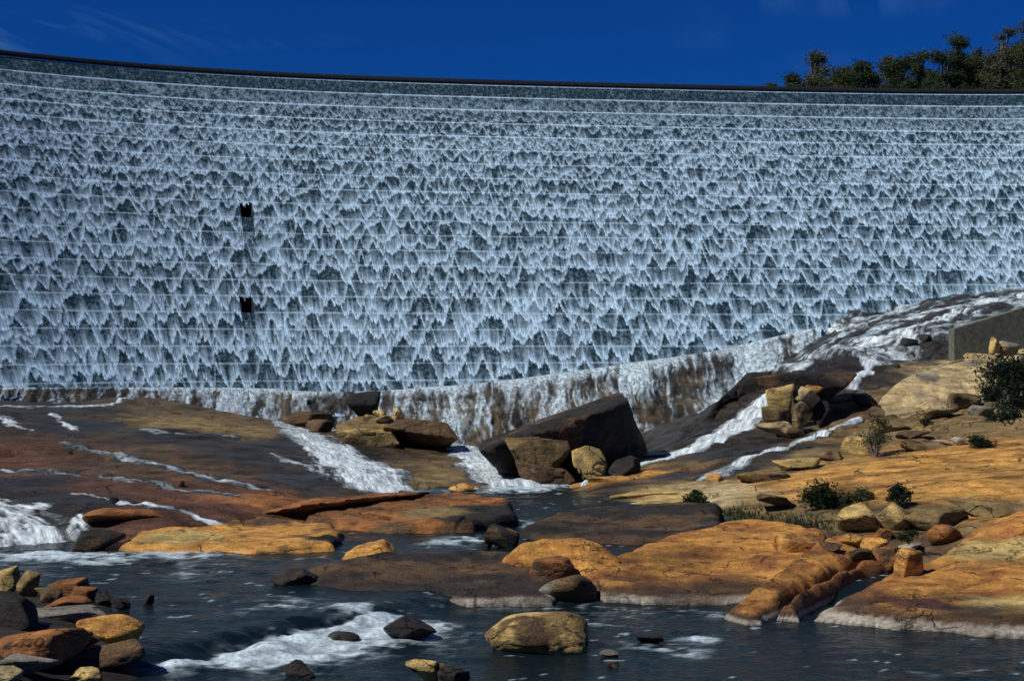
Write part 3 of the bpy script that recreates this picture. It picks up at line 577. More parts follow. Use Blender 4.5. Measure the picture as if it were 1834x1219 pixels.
# ------------------------------------------------------------------ streams running over the bedrock
def stream(pts, thick=.16, seed=0, dens=0.0, br=.5, stretch=(1, 1), rip=1.0, tex=1.0, wob=1.0):
    """pts: px, py, half-width in photograph pixels, strength"""
    H = [hit(p[0], p[1], False) for p in pts]; P = np.array([h[:2] for h in H]); W = np.array([p[2] * h[1] / F for p, h in zip(pts, H)]); K = np.array([p[3] for p in pts])
    m = W.max() + .8; st = .115
    X, Y = np.meshgrid(np.arange(P[:, 0].min() - m, P[:, 0].max() + m, st), np.arange(P[:, 1].min() - m, P[:, 1].max() + m, st))
    best = np.full(X.shape, -9.0); str_ = np.zeros(X.shape); along = np.zeros(X.shape); side = np.zeros(X.shape); acc = 0
    for i in range(len(P) - 1):
        (ax, ay), (bx, by) = P[i], P[i + 1]; ex, ey = bx - ax, by - ay; L = math.hypot(ex, ey)
        t = np.clip(((X - ax) * ex + (Y - ay) * ey) / (L * L), 0, 1); dx_, dy_ = X - ax - t * ex, Y - ay - t * ey; d = np.hypot(dx_, dy_)
        lat = (ex * dy_ - ey * dx_) / L; al_ = acc + t * L; ww = (W[i] * (1 - t) + W[i + 1] * t); ms = wob * .55 * ww * noise2(al_ * .35, 0 * al_, seed + 20) + wob * .3 * ww * noise2(al_ * 1.1, 0 * al_, seed + 21)
        q = 1 - np.hypot(lat + ms, np.where((t <= 0) | (t >= 1), np.sqrt(np.maximum(d * d - lat * lat, 0)), 0)) / (ww * (1.0 + wob * .75 * noise2(al_ * .5, 0 * al_ + 3, seed + 22)) + .02); mk = q > best; best[mk] = q[mk]; str_[mk] = (K[i] * (1 - t) + K[i + 1] * t)[mk]; along[mk] = (acc + t * L)[mk]; side[mk] = ((ex * dy_ - ey * dx_) / L)[mk]; acc += L
    nz = .6 * fbm2(side * 2.6 * stretch[0], along * .35 * stretch[1], seed, 4) + .3 * fbm2(X * .6, Y * .6, seed + 3, 3) + .3 * fbm2(X * 3, Y * 2, seed + 4, 3)
    core = best * 1.35 + dens - .1 + br * 2.0 * nz                          # foam follows streaks along the flow
    f = best * 1.1 + .55 + .5 * nz                                    # the wet film reaches a little further out
    f2 = sstep(.0, .75, core) * str_ * np.clip(.78 + .2 * (1 - tex) + tex * .5 * noise2(along * .45, 0 * along, seed + 30) + tex * .8 * fbm2(side * 3.2, along * .5, seed + 9, 3) + tex * .5 * fbm2(X * 3.5, Y * 3.5, seed + 10, 3), .1, 1.2)
    Z = tz_at(X, Y) - .02 + .05 * np.clip(f, -.8, 1) + thick * .22 * np.clip(core, 0, 1) + rip * .10 * np.clip(core + .3, 0, 1) * fbm2(X * 1.8, Y * 1.8, seed + 7, 3)
    kp = f > -.25; kq = kp[:-1, :-1] & kp[1:, 1:] & kp[1:, :-1] & kp[:-1, 1:]; V = np.stack([X, Y, Z], -1); Q = gridq(*X.shape, kq)
    u, inv = np.unique(Q, return_inverse=True); fl = np.stack([side, along, 0 * side], -1).reshape(-1, 3)[u]
    return tag(mesh('stream', V.reshape(-1, 3)[u], inv.reshape(Q.shape), STRM, foam=np.clip(f2.ravel()[u], 0, 1), flow=fl), kind='structure')
stream([(505, 757, 16, .6), (540, 775, 34, .75), (585, 800, 52, .95), (635, 833, 74, 1), (668, 860, 80, 1), (685, 878, 74, 1)], .2, 1, .32, .42, tex=.55, wob=.2)
stream([(490, 812, 10, .5), (545, 832, 20, .7), (600, 858, 28, .8)], .10, 2, -.1, 1.0)
stream([(822, 797, 12, .8), (845, 815, 34, 1), (880, 840, 46, 1), (925, 870, 62, 1)], .2, 3, .42, .35, tex=.5, wob=.2)
stream([(1388, 708, 16, 1), (1348, 740, 30, 1), (1285, 779, 30, 1), (1205, 818, 19, 1), (1130, 842, 9, 1), (1045, 867, 6, 1)], .2, 4, .5, .3, tex=.5, wob=.3)
stream([(1540, 750, 6, .8), (1470, 775, 13, 1), (1400, 800, 14, .9), (1330, 830, 19, .8), (1260, 858, 24, .5)], .13, 5, .25, .45, tex=.7, wob=.5)
stream([(1640, 605, 20, .9), (1590, 640, 30, 1), (1560, 668, 22, 1), (1530, 694, 14, .8)], .22, 6, .3, .5)
stream([(1880, 520, 16, 1), (1760, 545, 16, 1), (1650, 580, 20, .9), (1560, 610, 26, .8), (1470, 640, 30, .75), (1390, 662, 26, .75), (1330, 684, 18, .8)], .25, 7, .0, 1.0)
stream([(1834, 560, 14, .9), (1700, 590, 20, .8), (1640, 612, 18, .8)], .2, 17, -.05, 1.0)
stream([(1780, 540, 22, .8), (1560, 585, 18, .8), (1420, 622, 20, .8), (1340, 650, 22, .8)], .2, 27, .05, 1.1)
stream([(120, 792, 10, .4), (220, 815, 15, .6), (300, 838, 20, .85), (400, 862, 18, .7), (490, 880, 14, .5)], .09, 8, -.25, .9)
stream([(-40, 836, 12, .8), (60, 842, 16, .55), (180, 850, 16, .3), (300, 872, 18, .25), (420, 888, 14, .3)], .07, 9, -.3, 1.0)
stream([(130, 884, 5, .8), (200, 895, 9, .9), (280, 908, 9, .9), (340, 922, 26, 1), (400, 938, 30, .9)], .14, 10, .0, .7)
stream([(-60, 726, 5, .9), (60, 730, 6, .9), (200, 726, 5, .9), (330, 716, 4, .9), (420, 712, 4, .8)], .2, 11, .1, .6)
stream([(-30, 742, 14, .8), (30, 760, 14, .7), (60, 772, 8, .6)], .12, 12, -.1, .9)
stream([(95, 742, 12, .8), (105, 756, 16, .8), (135, 770, 12, .8)], .16, 13, -.05, .7)
stream([(270, 770, 14, .8), (330, 777, 12, .6), (420, 783, 8, .4)], .08, 14, -.12, 1.0)
stream([(-80, 905, 60, .9), (40, 930, 62, 1), (70, 965, 66, 1), (80, 992, 60, 1)], .4, 15, -.12, 1.0, rip=1.6)
stream([(590, 745, 4, .8), (598, 770, 5, .9)], .1, 18, .1, .6)
#@@PART3
# ------------------------------------------------------------------ the river
st = .15
RX, RY = np.meshgrid(np.arange(-36, 38, st), np.arange(24, 99, st)); RZ = river_z(RX, RY)
s = (RX - RA[0]) * RN[0] + (RY - RA[1]) * RN[1]; al = (RX - RA[0]) * RD[0] + (RY - RA[1]) * RD[1]; LR = np.linalg.norm(RB - RA)
sw = s + .9 * fbm2(RX * .5, RY * .5, 400, 3)
rapid = sstep(-.35, .35, sw) * np.exp(-np.clip(sw, 0, 99) / (1.5 + 1.0 * noise2(al * .4, 0 * al, 401))) * sstep(-1.0, 1.5, al) * (1 - sstep(LR - .5, LR + 3.5, al)) * (1 - sstep(55, 57, RY))
fo = 1.5 * rapid + 0 * RX
for px, py, rx, ry, k in ((60, 995, 100, 10, 1.3), (300, 992, 120, 7, .9), (180, 1005, 60, 7, .9), (350, 1010, 120, 16, .35), (330, 1035, 70, 14, .4), (560, 1160, 130, 22, .75), (720, 1125, 140, 16, .6), (640, 1105, 50, 8, .9), (940, 1088, 300, 9, .4), (1240, 1100, 200, 12, .4),
        (1260, 1142, 50, 8, .75), (1060, 1118, 70, 8, .5), (1150, 1160, 150, 12, .4), (1235, 1170, 50, 10, .45), (1720, 1205, 130, 10, .4), (800, 970, 70, 12, .6), (850, 965, 40, 7, .5), (950, 935, 60, 7, .6), (900, 878, 130, 7, .55), (690, 878, 70, 6, .9), (920, 872, 70, 6, 1.1), (1000, 868, 120, 4, .8), (790, 950, 40, 4, .5), (230, 938, 50, 10, .6), (520, 1075, 40, 10, .5), (480, 1085, 60, 8, .5), (420, 1100, 70, 10, .3)):
    x, y, _ = PZ(px, py, float(river_z(*[np.array(q) for q in PZ(px, py, 0)[:2]]))); S_ = y / F; ryd = ry * y / (py - HZ)
    fo = fo + k * np.exp(-((RX - x) / (rx * S_)) ** 2 - ((RY - y) / ryd) ** 2)
br1 = fbm2(RX * 1.1, RY * 1.9, 410, 4); br2 = fbm2(RX * 3.2, RY * 4.5, 411, 3); web = np.abs(fbm2(RX * .9, RY * 1.5, 412, 3))
f = np.clip(fo, 0, 1.6)
foam = np.clip(sstep(.36, .75, f * .85 + .55 * br1 + .45 * br2 - .05), 0, 1) * np.clip(f * 1.4, 0, 1)
stk = fbm2((s + .3 * al) * 1.6, al * .7, 415, 4); foam = np.maximum(foam, sstep(.15, .95, np.clip(f, 0, 1.3) * .85 - .15 + .7 * stk + .5 * br2) * np.clip(f * 1.3, 0, 1))
foam = foam * (.72 + .5 * fbm2(RX * 2.2, RY * 2.2, 416, 3))
foam = np.maximum(foam, .5 * sstep(.54, .66, br1 * .55 + br2 * .75))              # stray flecks
RZ = RZ + .06 * fbm2(RX * .7, RY * 1.5, 420, 5) * (1 + 2 * np.clip(f, 0, 1)) + .34 * np.clip(rapid, 0, 1) * (.3 + fbm2(RX * 1.1, RY * 1.1, 421, 4)) + .03 * foam
kp = (tz_at(RX, RY) < RZ + .25) & (np.abs(RX) < .36 * RY + 8); kq = kp[:-1, :-1] & kp[1:, 1:] & kp[1:, :-1] & kp[:-1, 1:]
Q = gridq(*RX.shape, kq); u, inv = np.unique(Q, return_inverse=True)
tag(mesh('river', np.stack([RX, RY, RZ], -1).reshape(-1, 3)[u], inv.reshape(Q.shape), RIVER, foam=np.clip(foam, 0, 1).ravel()[u]), kind='structure')
#@@PART4
# ------------------------------------------------------------------ outcrops
Z = lambda *r: [PZ(*q) for q in r]
Yp = lambda *r: [PY(*q) for q in r]
pl = lambda *r: [PY(*q)[:2] for q in r]
LO = -.45
def hull(label, pts, c1, c2='K', seed=0, name='rock_outcrop', cat='rock', wet=.15, cuts=4, amp=.12, rnd=.35, band=None, freq=.55):
    import bmesh
    bm = bmesh.new()
    for p in pts: bm.verts.new(p)
    r = bmesh.ops.convex_hull(bm, input=bm.verts); bmesh.ops.delete(bm, geom=[g for g in r['geom_interior'] if isinstance(g, bmesh.types.BMVert)], context='VERTS')
    bmesh.ops.triangulate(bm, faces=bm.faces)
    me = bpy.data.meshes.new('t'); bm.to_mesh(me); bm.free()
    o = bpy.data.objects.new('t', me); col.objects.link(o)
    rm = o.modifiers.new('r', 'REMESH'); rm.mode = 'VOXEL'
    ext = np.ptp(np.array(pts), axis=0); rm.voxel_size = max(.07, float(ext.max()) / 64)
    sm = o.modifiers.new('s', 'SMOOTH'); sm.factor = .5; sm.iterations = int(2 + rnd * 12)
    m2 = bpy.data.meshes.new_from_object(o.evaluated_get(bpy.context.evaluated_depsgraph_get()))
    V = np.zeros(len(m2.vertices) * 3, np.float32); m2.vertices.foreach_get('co', V); V = V.reshape(-1, 3)
    Nn = np.zeros(len(m2.vertices) * 3, np.float32); m2.vertices.foreach_get('normal', Nn); Nn = Nn.reshape(-1, 3)
    Q = np.array([p.vertices[:] for p in m2.polygons], np.int32)
    bpy.data.objects.remove(o); bpy.data.meshes.remove(me); bpy.data.meshes.remove(m2)
    d = amp * fbm3(V, freq, seed, 5); cr = np.abs(fbm3(V * np.array([.6, .6, 1.5]), freq * 1.1, seed + 50, 3)); d = d - amp * .8 * np.exp(-(cr / .03) ** 2)
    V = V + Nn * d[:, None]
    n = fbm3(V, .45, seed + 5, 4); n2 = fbm3(V, 1.4, seed + 6, 3)
    cc = mixc(np.broadcast_to(PAL[c1], V.shape), PAL[c2], sstep(.0, .4, n)); cc = mixc(cc, np.clip(PAL[c1] * 1.4, 0, .7), sstep(.1, .5, n2) * .5); wt = np.full(len(V), wet)
    if band is not None: cc, wt = waterline(V, cc, wt, band)
    return tag(mesh(name, V, Q, ROCK, Col=cc, wet=wt), label, cat)

outcrop('long low dark brown rock slab with a pale waterline, left of the orange slabs', Z((505, 1066, LO), (600, 1084, LO), (800, 1086, LO), (985, 1084, LO)) + Yp((1010, 1055, 59), (1000, 1035, 62), (850, 1010, 63), (700, 1012, 63), (560, 1032, 61), (488, 1052, 59)),
        Yp((520, 1052, 58), (620, 1024, 59.3), (720, 1007, 60.5), (850, 1005, 60.5), (950, 1022, 59.6), (600, 1055, 57.2), (800, 1052, 57.2), (950, 1050, 57.3)), LO, 'B', 'K', .8, 500, band=LO, pale=.8, wet=.3)
outcrop('broad smooth orange rock slab with a white band along the waterline', Z((1040, 1066, LO), (1080, 1081, LO), (1250, 1083, LO), (1375, 1080, LO)) + Yp((1440, 1042, 58.5), (1505, 1000, 63), (1490, 985, 68), (1350, 965, 70.5), (1280, 970, 70), (1180, 990, 67), (1100, 1010, 63), (1035, 1045, 59)),
        Yp((1060, 1038, 57.8), (1120, 1012, 60.3), (1200, 990, 62.8), (1290, 966, 65.8), (1350, 962, 66.2), (1400, 976, 64.8), (1480, 990, 62.8), (1250, 1048, 57.5), (1400, 1035, 58.6), (1150, 1050, 57.3)), LO, 'A', 'D', .8, 510, band=LO,
        crack=[(pl((1250, 990, 63), (1325, 992, 62.6)), .22, .35), (pl((1040, 1030, 60), (1150, 1010, 61)), .12, .12)])
outcrop('long tilted orange rock rib dipping into the water, first of the diagonal slabs', Z((1290, 1108, LO), (1330, 1123, LO), (1378, 1123, LO)) + Yp((1420, 1092, 55), (1490, 1055, 58.8), (1565, 1014, 62.8), (1545, 998, 65.5), (1480, 1003, 65), (1400, 1052, 59.4), (1335, 1092, 55.4)),
        up(Yp((1325, 1092, 53.9), (1345, 1072, 54.8), (1395, 1042, 57.2), (1425, 1032, 58.2), (1480, 1012, 60.8), (1545, 996, 62.9), (1390, 1085, 54.4), (1450, 1050, 57.2), (1520, 1018, 60.6)), .36), LO - .9, 'A', 'D', .55, 520, band=LO, bandw=.2, jag=.15, step=.05)
outcrop('shorter tilted brown rock rib between the diagonal rib and the big orange slab', Z((1383, 1112, LO), (1432, 1114, LO)) + Yp((1490, 1074, 56.8), (1565, 1040, 60), (1618, 1024, 61.8), (1605, 1004, 64.5), (1565, 1004, 64.3), (1505, 1046, 59.3), (1432, 1086, 56)),
        up(Yp((1412, 1088, 53.7), (1500, 1042, 58), (1570, 1012, 61.5), (1605, 1018, 61), (1480, 1070, 55.6)), .30), LO - .9, 'D', 'B', .55, 530, band=LO, bandw=.2, jag=.15, step=.05)
outcrop('huge sloping orange rock slab at the right edge, cracked, with a pale grey waterline', Z((1440, 1113, LO), (1530, 1123, LO), (1650, 1130, LO), (1750, 1140, LO), (1834, 1145, LO), (2000, 1152, LO), (2150, 1152, LO)) + Yp((2150, 950, 68), (1834, 945, 68), (1780, 960, 67), (1700, 998, 64.5), (1640, 1030, 61.5), (1560, 1062, 58.5), (1485, 1090, 56)),
        Yp((1495, 1090, 53.4), (1650, 1092, 52.2), (1834, 1108, 50.3), (2000, 1110, 50.3), (1600, 1052, 56.2), (1700, 1008, 60), (1780, 968, 63), (1834, 945, 63.6), (1834, 1020, 57), (1750, 1042, 56.3), (2100, 925, 64), (2100, 1020, 57)), LO - .4, 'A', 'D', 1.0, 540, band=LO, amp=.14,
        crack=[(pl((1545, 1102, 53.3), (1640, 1072, 54.6), (1740, 1040, 56.4), (1860, 1000, 58.5)), .16, .3), (pl((1620, 1035, 58), (1720, 1020, 58.5), (1834, 985, 60.5)), .12, .12)],
        spots=[(*pl((1800, 1075, 53))[0], 1.6, 'Y'), (*pl((1640, 1085, 53))[0], 1.2, 'R'), (*pl((1790, 985, 61.5))[0], 2.0, 'Y')])
outcrop('dark wide flat rock shelf in the middle of the river behind the orange dome', Z((922, 962, 0), (1000, 971, 0), (1150, 976, 0), (1292, 972, 0)) + Yp((1300, 915, 80), (1200, 916, 81), (1050, 926, 80), (950, 942, 76)),
        Yp((960, 944, 73.5), (1050, 925, 76), (1180, 912, 78), (1285, 912, 77), (1200, 945, 72), (1290, 938, 72), (1080, 950, 72)), -.2, 'K', 'B', .5, 550, wet=.45, amp=.14)
outcrop('low ochre rock slab along the left bank above the foam', Z((200, 985, 0), (330, 989, 0), (480, 991, 0), (600, 986, 0), (622, 966, 0)) + Yp((600, 945, 74.5), (450, 937, 76), (330, 940, 75), (235, 966, 71.3)),
        Yp((260, 966, 69), (340, 949, 71.3), (450, 941, 72.8), (560, 946, 71.8), (400, 971, 68.2), (550, 973, 67.8), (600, 960, 69.6)), -.15, 'O', 'B', .55, 560, amp=.13, spots=[(*pl((330, 965, 69.5))[0], 2.2, 'Y'), (*pl((590, 965, 69.3))[0], 1.3, 'K')])
outcrop('long rock bench in mid-river, red-brown at its left and dark at its right end', Z((560, 941, .1), (700, 951, .1), (850, 950, .1), (927, 940, .1)) + Yp((922, 903, 82), (800, 899, 84), (650, 908, 81), (535, 926, 77.5)),
        Yp((600, 925, 76.6), (700, 911, 78.3), (820, 904, 79.3), (900, 908, 78.6), (800, 932, 74.8), (900, 930, 75), (680, 935, 75)), -.1, 'D', 'B', .45, 570, spots=[(*pl((880, 920, 77))[0], 3.4, 'K'), (*pl((770, 915, 77.5))[0], 2.0, 'T')], wet=.25, crack=[(pl((815, 950, 74), (835, 925, 76)), .2, .3)])
hull('long red log-like rock ledge with a black undercut front, below the left cascade', Yp((412, 935, 76.5), (480, 915, 77), (560, 899, 78), (660, 890, 79.5), (745, 884, 81), (770, 880, 82.5), (768, 912, 87), (690, 918, 86), (560, 940, 84), (430, 940, 81), (430, 922, 82), (560, 890, 85), (700, 884, 86)), 'D', 'R', 580, amp=.16, rnd=.1)
hull('squat red-brown block with a black front beside the left waterfall', Yp((142, 925, 71.5), (200, 912, 72), (270, 912, 73), (296, 925, 72.6), (290, 955, 76.5), (230, 962, 76), (160, 945, 75), (180, 905, 77), (280, 908, 77)), 'D', 'K', 590, amp=.12, rnd=.1, wet=.3)
outcrop('reddish rock ledge with a dark broken end at the left edge of the bedrock', Yp((-60, 840, 97), (60, 838, 97), (132, 836, 97), (138, 805, 103), (110, 792, 106), (0, 785, 108), (-60, 785, 108)),
        Yp((-40, 800, 99), (60, 800, 99), (125, 804, 98.5), (60, 793, 103)), .9, 'R', 'B', .4, 600, amp=.12)
# the big triangular rock
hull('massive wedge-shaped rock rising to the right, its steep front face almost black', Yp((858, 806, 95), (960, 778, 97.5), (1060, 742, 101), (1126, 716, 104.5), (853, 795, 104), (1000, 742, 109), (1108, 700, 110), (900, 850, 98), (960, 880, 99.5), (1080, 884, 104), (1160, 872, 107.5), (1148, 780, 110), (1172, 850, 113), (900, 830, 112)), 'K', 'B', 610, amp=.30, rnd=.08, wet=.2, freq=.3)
hull('tan angular slab leaning on the front of the massive wedge-shaped rock', Yp((904, 786, 95.8), (960, 782, 96.5), (1016, 788, 98), (1022, 806, 97.5), (986, 838, 96), (938, 834, 95), (914, 806, 95), (940, 850, 99), (1020, 800, 101), (910, 790, 99), (1000, 850, 100)), 'T', 'B', 611, amp=.16, rnd=.05)
hull('tan rounded block right of the leaning slab, below the black face', Yp((1022, 806, 97.5), (1045, 797, 98), (1075, 802, 99), (1088, 828, 98.5), (1080, 862, 97.5), (1044, 858, 97), (1026, 832, 97), (1030, 830, 102), (1085, 840, 103), (1060, 800, 102), (1060, 880, 101)), 'Y', 'B', 612, amp=.16, rnd=.25)
hull('low brown rock at the pool edge under the leaning slab', Yp((922, 822, 95.5), (960, 836, 94.6), (1010, 840, 95.2), (1030, 862, 95), (1000, 874, 95), (955, 872, 94.5), (930, 850, 95), (940, 840, 100), (1030, 850, 100)), 'B', 'T', 613, amp=.16, rnd=.1)
hull('large orange domed rock behind the long dark slab', Yp((896, 1002, 60.8), (934, 973, 61.5), (985, 962, 62), (1040, 961, 62.5), (1086, 978, 62), (1114, 1006, 61), (1092, 1028, 60), (1000, 1050, 59.3), (912, 1028, 60), (940, 975, 66), (1050, 966, 66.5), (1100, 1010, 66), (900, 1015, 65)), 'A', 'D', 614, amp=.16, rnd=.15, freq=.8)
hull('dark rounded wet rock hump between the rock face and the right chute', Yp((1224, 790, 117), (1290, 712, 118.5), (1338, 668, 121), (1385, 661, 122), (1366, 704, 120.5), (1298, 744, 119), (1250, 778, 117.5), (1270, 755, 124), (1340, 680, 127), (1378, 690, 126), (1300, 790, 124)), 'K', 'B', 620, amp=.22, rnd=.9, wet=.5)
hull('black log-shaped rock lying across the top of the boulder pile', Yp((1350, 674, 112), (1420, 667, 112), (1495, 674, 113), (1537, 668, 114), (1520, 690, 112.5), (1480, 722, 113), (1400, 704, 112), (1358, 692, 112), (1420, 664, 117), (1530, 668, 118), (1480, 700, 118)), 'K', 'B', 630, amp=.2, rnd=.3, wet=.4)
hull('flat-topped dark overhanging slab beside the centre chute', Yp((684, 764, 110), (740, 751, 111), (800, 758, 111), (822, 785, 110), (800, 792, 110.5), (700, 800, 113), (690, 812, 114), (790, 812, 114), (720, 748, 117), (800, 760, 117)), 'B', 'K', 640, amp=.14, rnd=.1)
hull('pale yellow-brown rock block tucked under the overhanging slab by the wide chute', Yp((600, 772, 109), (650, 768, 108.5), (700, 775, 108.5), (718, 795, 108.5), (690, 811, 109), (640, 805, 109), (608, 792, 109), (620, 768, 113), (700, 770, 113)), 'Y', 'B', 650, amp=.12, rnd=.15)
hull('brown rock shelf behind the yellow block, under the small stones', Yp((598, 762, 112), (640, 746, 113), (700, 745, 114), (740, 760, 113), (690, 785, 111), (610, 785, 111), (640, 746, 119), (720, 748, 119)), 'T', 'B', 655, amp=.16, rnd=.2)
hull('big pale rounded rock dome below the concrete wall', Yp((1568, 725, 112), (1600, 690, 114), (1680, 652, 117), (1760, 640, 119), (1800, 645, 120), (1795, 700, 114), (1740, 735, 111), (1650, 762, 109), (1585, 757, 110), (1600, 700, 124), (1780, 650, 126), (1790, 720, 124)), 'P', 'G', 660, amp=.3, rnd=.8, freq=.3)
hull('dark wet square rock beside the upper right stream', Yp((1562, 655, 124), (1610, 650, 124), (1612, 690, 122), (1565, 695, 122), (1562, 655, 128), (1612, 650, 128), (1612, 700, 127)), 'K', 'B', 670, amp=.25, rnd=.1, wet=.6)

